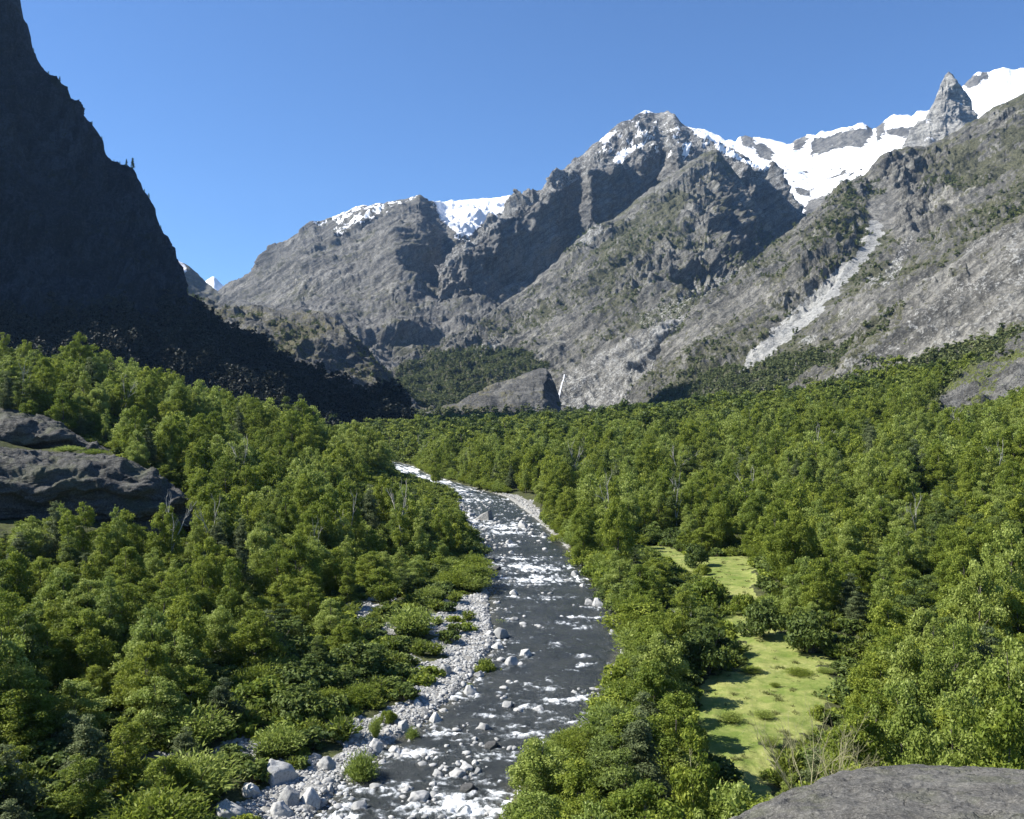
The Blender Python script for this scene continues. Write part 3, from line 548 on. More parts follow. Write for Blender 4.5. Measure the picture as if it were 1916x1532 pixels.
outcrop('rock_dome', -260, 215, [[(-260, 900, 274), (215, 900, 274)], [(-260, 846, 273), (0, 846, 273), (110, 846, 272), (215, 858, 272)], [(-260, 800, 267), (0, 812, 267), (80, 812, 268), (150, 828, 270), (215, 848, 272)],
    [(-260, 735, 292), (0, 760, 290), (40, 766, 290), (80, 776, 288), (112, 790, 286), (135, 806, 284), (160, 825, 282), (215, 850, 280)]],
    dd1, M_DOME, 'smaller sloping rock dome above the big dark one on the left', 'rock outcrop', 150, 80, (6, .9))
ddn = lambda P, t: rockdisp(.05, .7, .25, .05, 1.6, 2.1)(P, t) + fbm(P[..., 0] * .5, P[..., 1] * .5, 1, 3) * .05
outcrop('rock_ledge', 1290, 2700, [[(1290, 2900, 2.6), (2700, 2900, 2.6)], [(1290, 1800, 6.2), (1500, 1700, 6.4), (2000, 1650, 6.6), (2700, 1750, 6.4)], [(1290, 1620, 8.4), (1400, 1535, 9), (1500, 1500, 9.5), (1650, 1475, 10), (1916, 1480, 10), (2700, 1600, 9)],
    [(1290, 1585, 9.4), (1372, 1530, 9.8), (1440, 1497, 10.3), (1510, 1468, 11), (1575, 1445, 11.6), (1625, 1434, 12.2), (1690, 1429, 12.6), (1760, 1431, 12.8), (1830, 1435, 12.8), (1916, 1438, 12.6), (2200, 1470, 12), (2700, 1600, 11)]],
    ddn, M_LEDGE, 'smooth grey granite ledge in the bottom right corner', 'rock ledge', 420, 200, (.9, .72))

# waterfall at the foot of the spur
G = LOFT['middle_spur']; pts = []
for a, b in [(1056, 700), (1055, 708), (1052, 716), (1050, 724), (1048, 732), (1046, 740), (1044, 748), (1042, 756)]:
    k = np.argmin((G['px'][:-3] - a) ** 2 + (G['py'][:-3] - b) ** 2); q = G['P'][:-3].reshape(-1, 3)[k]; pts.append(W(a, b, q[1] - 14))
V = []
for i, q in enumerate(pts):
    w = .9 + i * .22
    V += [q + [-w, 0, 0], q + [0, -2.5, 0], q + [w, 0, 0]]
fcs = [(3 * i + j, 3 * i + j + 1, 3 * i + j + 4, 3 * i + j + 3) for i in range(len(pts) - 1) for j in (0, 1)]
t = NT('falling_water'); M_FALL = t.done(t.bsdf((.8, .82, .84), .7, .2))
link('waterfall', mesh_np('waterfall', np.array(V), np.array(fcs), [M_FALL]), label='thin white waterfall dropping beside the dark gully in the slabs', category='waterfall')

# ------------------------------------------------------------------ plants
def tube(pts, rads, n=6):
    pts = np.array(pts, float); V = []; Fc = []
    for i, p in enumerate(pts):
        dr = pts[min(i + 1, len(pts) - 1)] - pts[max(i - 1, 0)]; dr /= np.linalg.norm(dr) + 1e-9
        a = np.cross(dr, [0.3, .9, .1]); a /= np.linalg.norm(a) + 1e-9; b = np.cross(dr, a)
        an = np.arange(n) * 2 * math.pi / n
        V.append(p + rads[i] * (np.cos(an)[:, None] * a + np.sin(an)[:, None] * b))
    for i in range(len(pts) - 1):
        for j in range(n): Fc.append((i * n + j, i * n + (j + 1) % n, (i + 1) * n + (j + 1) % n, (i + 1) * n + j))
    return np.concatenate(V), np.array(Fc)
def join(parts):
    V = []; Fc = []; o = 0
    for v, f in parts: V.append(v); Fc.append(f + o); o += len(v)
    return np.concatenate(V), np.concatenate(Fc)
def leaves(C, Rd, per, size, rs, flat=.6, droop=0., up=.35, elong=.55, shell=.55):
    """leaf sprays (diamond faces) on the shells of clumps with centres C and radii Rd"""
    n = len(C); per = np.maximum((per * (Rd / Rd.mean()) ** 2).astype(int), 4)
    idx = np.repeat(np.arange(n), per); m = len(idx)
    v = rs.normal(size=(m, 3)); v /= np.linalg.norm(v, axis=1)[:, None]; v[:, 2] = v[:, 2] * .85 + .15; v /= np.linalg.norm(v, axis=1)[:, None]
    lob = (1 + .35 * np.abs(rs.normal(size=m)) * (rs.rand(m) < .16)) * (1 + .22 * np.sin(v[:, 0] * 5 + idx) * np.cos(v[:, 1] * 6 + idx * 2.1))
    rr = Rd[idx] * (shell + (1.05 - shell) * rs.rand(m)) * lob
    p = C[idx] + v * rr[:, None] * [1, 1, flat]; p[:, 2] -= droop * (rr ** 2) * (1 - v[:, 2])
    nrm = v * [1, 1, 1 / flat * .8] * .8 + rs.normal(size=(m, 3)) * .72 + [0, 0, up * .8]; nrm /= np.linalg.norm(nrm, axis=1)[:, None]
    a = np.cross(nrm, rs.normal(size=(m, 3))); a /= np.linalg.norm(a, axis=1)[:, None]; b = np.cross(nrm, a)
    s = size * (.6 + .8 * rs.rand(m))[:, None]
    q = np.stack([p - a * s, p + b * s * elong, p + a * s, p - b * s * elong], 1)
    ct = rs.rand(n)
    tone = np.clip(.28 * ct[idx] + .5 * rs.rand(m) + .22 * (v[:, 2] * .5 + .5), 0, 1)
    return q.reshape(-1, 3), np.arange(m * 4).reshape(-1, 4), np.repeat(tone, 4)
def crown_pts(rs, h, r, base, n, prof, cr):
    C = []; Rd = []
    while len(C) < n:
        tz = rs.rand(); rmax = r * prof(tz)
        if rs.rand() > (prof(tz)) + .12: continue
        an = rs.rand() * 6.283; q = rmax * (rs.rand() ** .4) * .86
        # uneven outline
        q *= 1 + .22 * math.sin(an * 2 + rs.rand() * .5 + n) + .12 * math.sin(an * 5)
        C.append((math.cos(an) * q, math.sin(an) * q, base + (h - base) * tz * .95)); Rd.append(cr * (.65 + .7 * rs.rand()) * (1.1 - .45 * tz))
    return np.array(C), np.array(Rd)
def round_prof(t): return max(.05, math.sin(math.pi * min(1, (t * .86 + .12))) ** .6)
def cone_prof(t): return max(.08, (1 - t) ** .75 * min(1, .35 + t * 5))
def tall_prof(t): return max(.1, math.sin(math.pi * min(1, t * .8 + .18)) ** .8)
def trunk_mesh(rs, h, base, C, nl, rad, tf=.85):
    ph = rs.rand() * 6; k = [np.array([math.sin(ph + z * 2.4) * .035 * h * z, math.cos(ph * 1.3 + z * 2.1) * .035 * h * z, h * z * tf]) for z in np.linspace(0, 1, 8)]
    k[0][2] = -.8
    parts = [tube(k, [rad * (1.25 if i == 0 else 1) * (1 - .82 * i / 7) for i in range(8)], 7)]
    for i in rs.permutation(len(C))[:nl]:
        c = C[i]; z0 = max(.15 * h, c[2] - (.35 + .25 * rs.rand()) * math.hypot(c[0], c[1]) - .5)
        s = np.array([0, 0, min(z0, h * tf * .95)]); s = s + np.array([math.sin(ph + s[2] / h / tf * 2.4), math.cos(ph * 1.3 + s[2] / h / tf * 2.1), 0]) * .035 * s[2]
        m = (s + c) / 2 + [0, 0, .12 * np.linalg.norm(c - s)]; r0 = rad * .4 * (1 - z0 / h * .6)
        parts.append(tube([s, m, c], [r0, r0 * .6, r0 * .2], 5))
    return join(parts)
PROTO = {}
def make_tree(key, seed, h, r, base, ncl, per, leaf, prof, cr, mats, nl=12, rad=.2, flat=.8, up=.35, droop=0., elong=.55, shell=.55, bark=None):
    rs = np.random.RandomState(seed)
    C, Rd = crown_pts(rs, h, r, base, ncl, prof, cr)
    V, Fq, tone = leaves(C, Rd, per, leaf, rs, flat, droop, up, elong, shell)
    TV, TF = trunk_mesh(rs, h, base, C, nl, rad)
    crown = mesh_np(key + '_crown', V, Fq, [mats], False, {'tone': tone})
    trunk = mesh_np(key + '_trunk', TV, TF, [bark or M_BARK], True)
    n = len(V); both = mesh_np(key + '_whole', np.concatenate([V, TV]), np.concatenate([Fq, TF + n]), [mats, bark or M_BARK], False,
                               {'tone': np.concatenate([tone, np.zeros(len(TV))])}, np.concatenate([np.zeros(len(Fq)), np.ones(len(TF))]))
    PROTO[key] = dict(crown=crown, trunk=trunk, both=crown if key[:4] in ('tiny', 'wall') else both, h=h)
# broadleaf, full detail
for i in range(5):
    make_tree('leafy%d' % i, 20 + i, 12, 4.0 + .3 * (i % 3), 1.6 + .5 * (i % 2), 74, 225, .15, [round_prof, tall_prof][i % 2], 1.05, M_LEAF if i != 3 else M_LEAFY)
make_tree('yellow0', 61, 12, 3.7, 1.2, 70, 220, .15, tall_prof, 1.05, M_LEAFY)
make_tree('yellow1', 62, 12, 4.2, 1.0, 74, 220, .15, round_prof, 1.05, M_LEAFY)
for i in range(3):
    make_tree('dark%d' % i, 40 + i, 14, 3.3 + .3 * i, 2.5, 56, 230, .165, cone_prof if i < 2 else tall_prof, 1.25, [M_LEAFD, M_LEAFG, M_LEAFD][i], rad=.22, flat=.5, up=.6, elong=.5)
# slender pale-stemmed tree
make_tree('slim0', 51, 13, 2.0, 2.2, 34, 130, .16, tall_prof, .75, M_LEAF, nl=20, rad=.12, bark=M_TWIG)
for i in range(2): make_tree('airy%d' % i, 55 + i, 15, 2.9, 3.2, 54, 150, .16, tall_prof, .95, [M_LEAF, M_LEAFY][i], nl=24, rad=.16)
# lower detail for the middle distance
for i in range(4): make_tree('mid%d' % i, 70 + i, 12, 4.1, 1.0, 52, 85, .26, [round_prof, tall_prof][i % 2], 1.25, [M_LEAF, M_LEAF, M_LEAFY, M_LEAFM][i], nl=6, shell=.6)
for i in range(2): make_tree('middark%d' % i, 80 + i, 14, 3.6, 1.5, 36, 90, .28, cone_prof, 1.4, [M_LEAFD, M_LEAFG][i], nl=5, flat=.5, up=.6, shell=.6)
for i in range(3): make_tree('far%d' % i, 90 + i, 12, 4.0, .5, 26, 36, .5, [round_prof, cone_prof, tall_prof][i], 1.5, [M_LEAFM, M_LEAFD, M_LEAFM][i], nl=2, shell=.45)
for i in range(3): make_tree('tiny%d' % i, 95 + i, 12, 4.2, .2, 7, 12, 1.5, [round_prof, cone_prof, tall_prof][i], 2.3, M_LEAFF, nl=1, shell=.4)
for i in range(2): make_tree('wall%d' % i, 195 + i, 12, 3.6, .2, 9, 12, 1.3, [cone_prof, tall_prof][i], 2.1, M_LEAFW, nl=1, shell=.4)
# shrubs
def make_bush(key, seed, h, r, ncl, per, leaf, mats, fan=False):
    rs = np.random.RandomState(seed)
    if fan:      # many upright arching shoots that spread from the base
        n = per; an = rs.rand(n) * 6.283; sp = rs.rand(n) ** .6 * r; hh = h * (1 - .45 * (sp / r) ** 2) * (.7 + .35 * rs.rand(n))
        V = []; T = []
        for k in range(n):
            ca, sa = math.cos(an[k]), math.sin(an[k]); m = 9
            for j in range(m):
                u = (j + 1) / m * (.9 + .1 * rs.rand()); p = np.array([ca * sp[k] * u ** 1.3, sa * sp[k] * u ** 1.3, hh[k] * u]); p += rs.normal(size=3) * .16
                dr = np.array([ca * sp[k] * 1.3 * u ** .3, sa * sp[k] * 1.3 * u ** .3, hh[k]]); dr /= np.linalg.norm(dr); dr += rs.normal(size=3) * .55
                b = np.cross(dr, rs.normal(size=3)); b /= np.linalg.norm(b) + 1e-9; s = leaf * (.7 + .6 * rs.rand())
                V += [p - dr * s, p + b * s * .4, p + dr * s, p - b * s * .4]; T += [.25 + .6 * u * rs.rand()] * 4
        V = np.array(V); Fq = np.arange(len(V)).reshape(-1, 4); tone = np.array(T)
        st = []
        for k in range(14):
            a = rs.rand() * 6.28; q = rs.rand() * r * .6; st.append(tube([[0, 0, -.2], [math.cos(a) * q * .4, math.sin(a) * q * .4, h * .4], [math.cos(a) * q, math.sin(a) * q, h * .8]], [.04, .03, .01], 4))
        TV, TF = join(st)
    else:
        C, Rd = crown_pts(rs, h, r, .15 * h, ncl, lambda t: max(.1, math.cos(t * 1.35) ** .5), r * .36)
        V, Fq, tone = leaves(C, Rd, per, leaf, rs, .75, 0, .3, .55, .6)
        st = [tube([[0, 0, -.2], c * [.4, .4, .5], c], [.06, .04, .012], 4) for c in C[:12]]
        TV, TF = join(st)
    crown = mesh_np(key + '_foliage', V, Fq, [mats], False, {'tone': tone}); trunk = mesh_np(key + '_stems', TV, TF, [M_BARK])
    n = len(V); both = mesh_np(key + '_whole', np.concatenate([V, TV]), np.concatenate([Fq, TF + n]), [mats, M_BARK], False, {'tone': np.concatenate([tone, np.zeros(len(TV))])}, np.concatenate([np.zeros(len(Fq)), np.ones(len(TF))]))
    PROTO[key] = dict(crown=crown, trunk=trunk, both=both, h=h)
make_bush('bush0', 101, 2.6, 2.0, 22, 190, .13, M_LEAFD)
make_bush('bush1', 102, 2.4, 1.9, 20, 180, .13, M_LEAF)
make_bush('fan0', 103, 3.0, 2.2, 0, 800, .105, M_LEAF, True)
make_bush('fan1', 104, 2.6, 2.0, 0, 700, .10, M_LEAFY, True)
make_bush('under0', 105, 2.2, 1.9, 12, 50, .26, M_LEAFD)
make_bush('under1', 106, 1.8, 1.8, 12, 46, .25, M_LEAF)
make_bush('under2', 107, 2.4, 1.7, 0, 90, .24, M_LEAFM, True)

def scatter(name, protos, pts, rotz, scl, idx, label, tilt=None):
    """one object that places many copies of the given meshes (geometry nodes)"""
    pc = bpy.data.collections.new(name + '_sources')
    for i, me in enumerate(protos):
        o = bpy.data.objects.new('%s_source_%02d' % (name, i), me); pc.objects.link(o)
    me = bpy.data.meshes.new(name); me.vertices.add(len(pts)); me.vertices.foreach_set('co', np.ascontiguousarray(pts, dtype=np.float32).ravel())
    a = me.attributes.new('rot', 'FLOAT_VECTOR', 'POINT'); r = np.zeros((len(pts), 3)); r[:, 2] = rotz
    if tilt is not None: r[:, :2] = tilt
    a.data.foreach_set('vector', r.astype(np.float32).ravel())
    a = me.attributes.new('scl', 'FLOAT_VECTOR', 'POINT'); a.data.foreach_set('vector', np.ascontiguousarray(scl, dtype=np.float32).ravel())
    a = me.attributes.new('pick', 'INT', 'POINT'); a.data.foreach_set('value', np.ascontiguousarray(idx, dtype=np.int32))
    o = link(name, me, kind='stuff', label=label)
    ng = bpy.data.node_groups.new(name, 'GeometryNodeTree')
    ng.interface.new_socket('Geometry', in_out='INPUT', socket_type='NodeSocketGeometry'); ng.interface.new_socket('Geometry', in_out='OUTPUT', socket_type='NodeSocketGeometry')
    gi = ng.nodes.new('NodeGroupInput'); go = ng.nodes.new('NodeGroupOutput'); ip = ng.nodes.new('GeometryNodeInstanceOnPoints')
    ci = ng.nodes.new('GeometryNodeCollectionInfo'); ci.inputs['Collection'].default_value = pc; ci.inputs['Separate Children'].default_value = True; ci.inputs['Reset Children'].default_value = True
    def na(nm, ty):
        n = ng.nodes.new('GeometryNodeInputNamedAttribute'); n.data_type = ty; n.inputs['Name'].default_value = nm; return n.outputs[0]
    er = ng.nodes.new('FunctionNodeEulerToRotation'); L = ng.links.new
    L(na('rot', 'FLOAT_VECTOR'), er.inputs[0]); L(gi.outputs[0], ip.inputs['Points']); L(ci.outputs[0], ip.inputs['Instance']); ip.inputs['Pick Instance'].default_value = True
    L(na('pick', 'INT'), ip.inputs['Instance Index']); L(er.outputs[0], ip.inputs['Rotation']); L(na('scl', 'FLOAT_VECTOR'), ip.inputs['Scale']); L(ip.outputs[0], go.inputs[0])
    md = o.modifiers.new('scatter', 'NODES'); md.node_group = ng
    return o

def plant(name, key, loc, h, label, cat, group=None, rot=None, wide=1.0, parts=('trunk', 'crown')):
    s = h / PROTO[key]['h']
    r = bpy.data.objects.new(name, None); r.empty_display_size = .5; col.objects.link(r)
    r.location = loc; r.rotation_euler = (0, 0, rot if rot is not None else random.random() * 6.28); r.scale = (s * wide, s * wide, s)
    r['label'] = label; r['category'] = cat
    if group: r['group'] = group
    for nm, k in zip(parts, ('trunk', 'crown')):
        c = bpy.data.objects.new(nm, PROTO[key][k]); col.objects.link(c); c.parent = r
    return r

taken = []      # (x, y, r) of the plants placed by hand
def near_taken(x, y, extra=0.):
    return any((x - a) ** 2 + (y - b) ** 2 < (c + extra) ** 2 for a, b, c in taken)
def tree_at(key, px, pyt, d, label, wide=1.0, name='broadleaf_tree', cat='tree', r=3.0, rot=None):
    x = (px - CX) / F * d; z = float(gz(np.array([x]), np.array([d]))[0]); top = H + (CY - pyt) / F * d; h = max(top - z, 2.0) / .97
    wd = min(max(wide * 12 / h * .95, .75), 1.7) if wide else 1
    taken.append((x, d, r)); return plant(name, key, (x, d, z), h, label, cat, None, rot, wd * .9)
TREES = [
 ('yellow0', 1010, 1372, 84, 'yellow green tree leaning out over the rapids at the bottom, topmost leaves catching light'),
 ('leafy0', 1222, 1238, 102, 'round leafy tree at the bend of the right bank, highest crown beside the river'),
 ('dark0', 1150, 1318, 93, 'dark evergreen on the right bank just above the bottom rapids'),
 ('leafy2', 1268, 1300, 92, 'leafy tree between the river bend and the meadow clearing'),
 ('leafy1', 1085, 1425, 80, 'leafy tree in the bottom thicket, right of the yellow green leaning one'),
 ('yellow1', 1000, 1478, 73, 'low yellow green tree at the very bottom beside the white water'),
 ('dark2', 1165, 1400, 78, 'broad dark tree in the middle of the bottom right bank thicket'),
 ('slim0', 1300, 1330, 66, 'slender young tree with a pale visible stem at the lower end of the meadow'),
 ('leafy3', 1375, 1462, 58, 'yellowish tree crown low between the slender tree and the granite ledge'),
 ('leafy4', 1215, 1475, 66, 'small leafy crown at the bottom edge left of the slender tree'),
 ('yellow0', 1110, 1495, 66, 'bright crown at the bottom edge under the dark tree'),
 ('yellow1', 1893, 975, 128, 'big pale green tree at the right edge, above the blossoming thicket'),
 ('leafy3', 1830, 1050, 122, 'pale green tree left of the big one at the right edge'),
 ('yellow0', 1690, 1180, 97, 'pale tipped tree at the upper end of the bright thicket right of the meadow'),
 ('yellow1', 1790, 1160, 93, 'pale tipped tree with whitish leaves high in the right thicket'),
 ('leafy1', 1640, 1225, 100, 'leafy tree bordering the meadow on its right side'),
 ('yellow0', 1890, 1180, 84, 'bright leafy crown touching the right edge above the ledge'),
 ('leafy0', 1600, 1330, 80, 'green tree just above the left part of the granite ledge'),
 ('leafy3', 1690, 1270, 80, 'bright green tree above the middle of the granite ledge'),
 ('yellow1', 1790, 1285, 74, 'full bright crown right above the granite ledge'),
 ('leafy2', 1880, 1310, 68, 'dark green crown above the right end of the granite ledge'),
 ('leafy4', 1155, 935, 205, 'tall light green tree on the right bank opposite the wide rapid'),
 ('leafy0', 1090, 985, 225, 'rounded tree hanging over the right bank above the wide rapid'),
 ('dark1', 1812, 768, 400, 'big dark layered conifer standing out of the right forest'),
 ('dark1', 562, 738, 390, 'broad grey green evergreen topping the left forest'),
 ('leafy1', 148, 624, 395, 'round bright tree at the top of the left forest against the dark wall'),
 ('dark0', 420, 935, 190, 'upright dark tree in front of the right end of the rock dome'),
 ('leafy4', 690, 1040, 187, 'leafy tree with bare lower trunk behind the gravel patch on the left bank'),
 ('dark0', 800, 985, 235, 'dark tree by the left bank gravel clearing upstream'),
 ('leafy2', 520, 1020, 168, 'tall bright tree standing over the black gap in the left forest'),
]
for key, a, b, d, lab in TREES:
    tree_at(key, a, b, d, lab, name='evergreen_tree' if key.startswith('dark') else ('young_tree' if key.startswith('slim') else 'broadleaf_tree'), r=3.2, wide=1 if not key.startswith('slim') else .8)
# shrubs placed by hand: (kind, px, py of the foot, width px, label)
def zat(x, y): return float(gz(np.array([float(x)]), np.array([float(y)]))[0])
def ground_d(px, py, z=.8):
    d = (H - z) * F / (py - CY)
    for _ in range(4): z = zat((px - CX) / F * d, d); d = (H - z) * F / (py - CY)
    return d
BUSH = [
 ('bush0', 1322, 1262, 118, 2.3, 'big round dark bush in the middle of the meadow clearing'),
 ('bush0', 1428, 1190, 92, 1.9, 'round bush above the meadow, left of its larger twin'),
 ('bush0', 1520, 1222, 108, 2.0, 'large round bush on the right rim of the meadow'),
 ('bush1', 1318, 1142, 92, 1.9, 'rounded bush between the upper and the lower meadow'),
 ('bush1', 1392, 1150, 60, 1.2, 'small bush filling the gap above the meadow neck'),
 ('fan0', 1240, 1185, 110, 2.0, 'feathery willow bush on the right bank opposite the gravel bar'),
 ('fan0', 1620, 1262, 90, 1.9, 'feathery pale bush at the right meadow edge'),
 ('fan1', 1368, 1350, 54, 1.0, 'low spiky bush standing alone in the lower meadow'),
 ('fan1', 1430, 1344, 46, .8, 'flat wispy bush right of the lone spiky one in the meadow'),
 ('fan0', 1405, 1258, 52, .7, 'low straggly bush beside the big round bush in the meadow'),
 ('fan0', 1495, 1262, 62, .7, 'faint wispy bush in the upper right meadow'),
 ('fan1', 1545, 1258, 40, .6, 'short wispy bush near the right rim of the meadow'),
 ('bush1', 1535, 1345, 40, 1.6, 'small upright bush at the lower right of the meadow'),
 ('fan0', 1450, 1285, 24, .5, 'tiny bush in the centre of the meadow'),
 ('fan1', 1440, 1395, 44, .9, 'ragged bush at the bottom right corner of the meadow'),
 ('bush1', 1316, 1075, 30, .9, 'little round bush on the upper meadow patch'),
 ('bush0', 1300, 1058, 54, 1.6, 'dark bush at the left end of the upper meadow patch'),
 ('fan1', 676, 1452, 74, 3.6, 'bright green willow bush between gravel and rapids at the bottom left'),
 ('bush1', 908, 1268, 50, 1.7, 'green bush growing on the gravel bar at the water'),
 ('fan1', 934, 1176, 44, 1.4, 'wispy tuft behind the biggest boulder of the gravel bar'),
 ('fan1', 878, 1283, 24, .7, 'small tuft on the gravel below the green bush'),
 ('fan1', 772, 1370, 30, 2.2, 'narrow upright bush between two pale boulders on the gravel bar'),
 ('fan1', 702, 1380, 30, 2.0, 'slender sprig above the boulder at the shore'),
 ('bush1', 726, 1352, 36, 1.0, 'small bush at the gravel edge under the left forest'),
 ('fan0', 285, 1275, 120, 2.4, 'wide fan shaped bush in the left forest above a gravel glimpse'),
 ('fan0', 175, 852, 60, 1.6, 'bright bush growing between the two rock domes'),
 ('fan1', 128, 846, 60, 1.6, 'yellow green bush on the ledge of the rock dome'),
]
for key, a, b, w, hh, lab in BUSH:
    if 'dome' in lab: d = 250.; z = H + (CY - b) / F * d
    else: d = ground_d(a, b); z = zat((a - CX) / F * d, d)
    x = (a - CX) / F * d; wm = w / F * d / 2; p = PROTO[key]; r0 = {'bush0': 2.2, 'bush1': 2.1, 'fan0': 2.2, 'fan1': 2.0}[key]
    s = wm / r0; hz = (wm * 2 * .72) if key.startswith('bush') else hh * 1.2
    taken.append((x, d, wm + 1.2)); plant('shrub', key, (x, d, z), hz, lab, 'bush', None, None, wm / r0 / (hz / p['h']), ('stems', 'foliage'))

# forest: positions on a jittered grid, leaving river, gravel, meadow and rock free
def canopy(d0, d1, sp, rs):
    xs = np.arange(-d1 * .66, d1 * .66, sp); ys = np.arange(d0, d1, sp)
    X, Y = np.meshgrid(xs, ys); X = X + (np.arange(len(ys)) % 2)[:, None] * sp / 2
    X = (X + (rs.rand(*X.shape) - .5) * sp * .8).ravel(); Y = (Y + (rs.rand(*Y.shape) - .5) * sp * .8).ravel()
    k = (np.abs(X) < Y * .62 + 12) & (Y > d0) & (Y < d1); return X[k], Y[k]
def open_ground(X, Y, mb=0., rb=1.8):
    l, r = riv(Y); off = np.maximum(l - X, X - r)
    bad = (off < np.where(X > r, .8, rb)) | inpoly(X, Y, MEAD_W) | (gravel(X, Y) > .25)
    px = X / Y * F + CX
    bad |= (px < 375) & (Y > 203) & (Y < 288) & ~((px > 215) & (Y > 250))
    bad |= (Y < 45) | ((X > -5) & (Y < 52))
    bad |= (px > 1730) & (Y > 505) & (Y < 640) & (px - 1730 > (Y - 505) * .2)
    return bad
rs = np.random.RandomState(3)
VIS = [MEADOW, [(300, 1540), (420, 1450), (545, 1402), (640, 1405), (700, 1335), (765, 1290), (800, 1205), (850, 1170), (905, 1130), (908, 1050), (882, 985), (852, 935), (790, 915), (730, 895), (690, 884), (715, 866), (778, 866), (790, 892), (850, 912), (905, 932), (920, 918), (960, 925), (1000, 985), (1075, 1050), (1120, 1115), (1180, 1205), (1148, 1290), (1105, 1350), (1030, 1372), (960, 1450), (930, 1540)],
    [(-60, 768), (60, 774), (112, 794), (160, 825), (240, 860), (345, 932), (250, 925), (150, 925), (60, 940), (20, 990), (-60, 1000)], [(1748, 766), (1790, 722), (1840, 690), (1916, 640), (1960, 620), (1960, 700), (1850, 745)]]
def keep_view(X, Y, z, hh):
    out = np.zeros(len(X)); done = np.zeros(len(X), bool)
    for f in (1, .84, .7, .56, .44, .33, .24):
        h = hh * f; bad = np.zeros(len(X), bool)
        for u, v in ((0, 1), (-.2, .9), (.2, .9), (-.33, .65), (.33, .65), (-.3, .35), (.3, .35), (0, .5)):
            px = (X + u * h) / Y * F + CX; py = CY - (z + v * h - H) / Y * F
            for k, poly in enumerate(VIS):
                if k == 2: bad |= inpoly(px, py, poly) & (Y < 260)
                elif k == 3: bad |= inpoly(px, py, poly) & (Y < 560)
                else: bad |= inpoly(px, py, poly)
        ok = ~bad & ~done; out[ok] = h[ok]; done |= ok
    return out
TX, TY, TH = [], [], []
for d0, d1, sp in ((46, 130, 5.4), (130, 330, 6.3), (330, 720, 8.0), (720, 1350, 10.5)):
    X, Y = canopy(d0, d1, sp, rs); b = open_ground(X, Y); X, Y = X[~b], Y[~b]
    l, r = riv(Y); off = np.where(X < l, l - X, X - r)
    n = fbm(X * .03, Y * .03, 2.5, 3)
    hh = np.interp(Y, [60, 130, 250, 400, 700, 1300], [9.5, 10.5, 13, 16, 18, 18]) * (1 + .3 * n) * (.50 + .78 * rs.rand(len(X)) ** 1.2)
    left = X < l
    hh = np.where(left & (off < 34) & (Y < 215), hh * np.interp(off, [0, 8, 34], [.38, .45, .9]), hh)       # willow scrub by the shore
    hh = np.where(~left & (off < 8), hh * .75, hh)
    near_m = inpoly(X + 3.5, Y, MEAD_W) | inpoly(X - 3.5, Y, MEAD_W) | inpoly(X, Y + 5, MEAD_W) | inpoly(X, Y - 5, MEAD_W)
    hh = np.where(near_m, hh * .6, hh)
    clear = (left & (off < 40) & (Y > 140) & (Y < 200) & (rs.rand(len(X)) < .28)) | (n < -.62)
    hh = np.where(clear, 0, hh)
    # nothing may stand above the lines of sight to the meadow and the lower river from close by
    z = gz(X, Y); px = X / Y * F + CX
    lim = np.interp(px, [930, 1010, 1100, 1180, 1290, 1292, 1345, 1400, 1470, 1560, 1600, 1750, 1916], [1490, 1385, 1400, 1330, 1270, 1330, 1470, 1490, 1440, 1330, 1290, 1200, 1120])
    top = H - (lim - CY) / F * Y
    fr = (Y < 92) & (px > 930)
    hh = np.where(fr, np.minimum(hh, (top - z)), hh)
    ml = (px > 1285) & (px < 1600) & (Y < 100); hh = np.where(ml, np.minimum(hh, H - (np.interp(px, [1285, 1340, 1420, 1480, 1600], [1340, 1470, 1500, 1440, 1330]) - CY) / F * Y - z), hh)
    wl = (px > 560) & (px <= 930) & (Y < 90); hh = np.where(wl, 0, hh)
    hh = keep_view(X, Y, z, hh)
    k = hh > 2.2; TX.append(X[k]); TY.append(Y[k]); TH.append(hh[k])
for side in (0, 1):
    Y = np.arange(88, 640, 1.0); Y = 88 * np.exp(np.linspace(0, math.log(640 / 88.), 260)) + rs.rand(260) * 2; l, r = riv(Y); X = (l - .3 - rs.rand(260) * 2.5) if side == 0 else (r + .2 + rs.rand(260) * 2.5)
    h = (1.8 + 3.0 * rs.rand(260)) * np.interp(Y, [88, 300, 640], [1, 1.25, 2.2]); z = gz(X, Y); k = (gravel(X, Y) < .25) & ~((side == 1) & (Y < 100)); h = keep_view(X, Y, z, h * k); k = h > .9; TX.append(X[k]); TY.append(Y[k]); TH.append(h[k])
TX = np.concatenate(TX); TY = np.concatenate(TY); TH = np.concatenate(TH)
tk = np.array(taken); keepm = np.ones(len(TX), bool)
for a, b, c in taken: keepm &= ((TX - a) ** 2 + (TY - b) ** 2) > c * c
TX, TY, TH = TX[keepm], TY[keepm], TH[keepm]; TZ = gz(TX, TY)
kind = rs.rand(len(TX)); patch = fbm(TX * .018, TY * .018, 8.8, 3)
isdark = kind < np.clip(.12 + patch * .40, .02, .5)
isbush = TH < 5.2
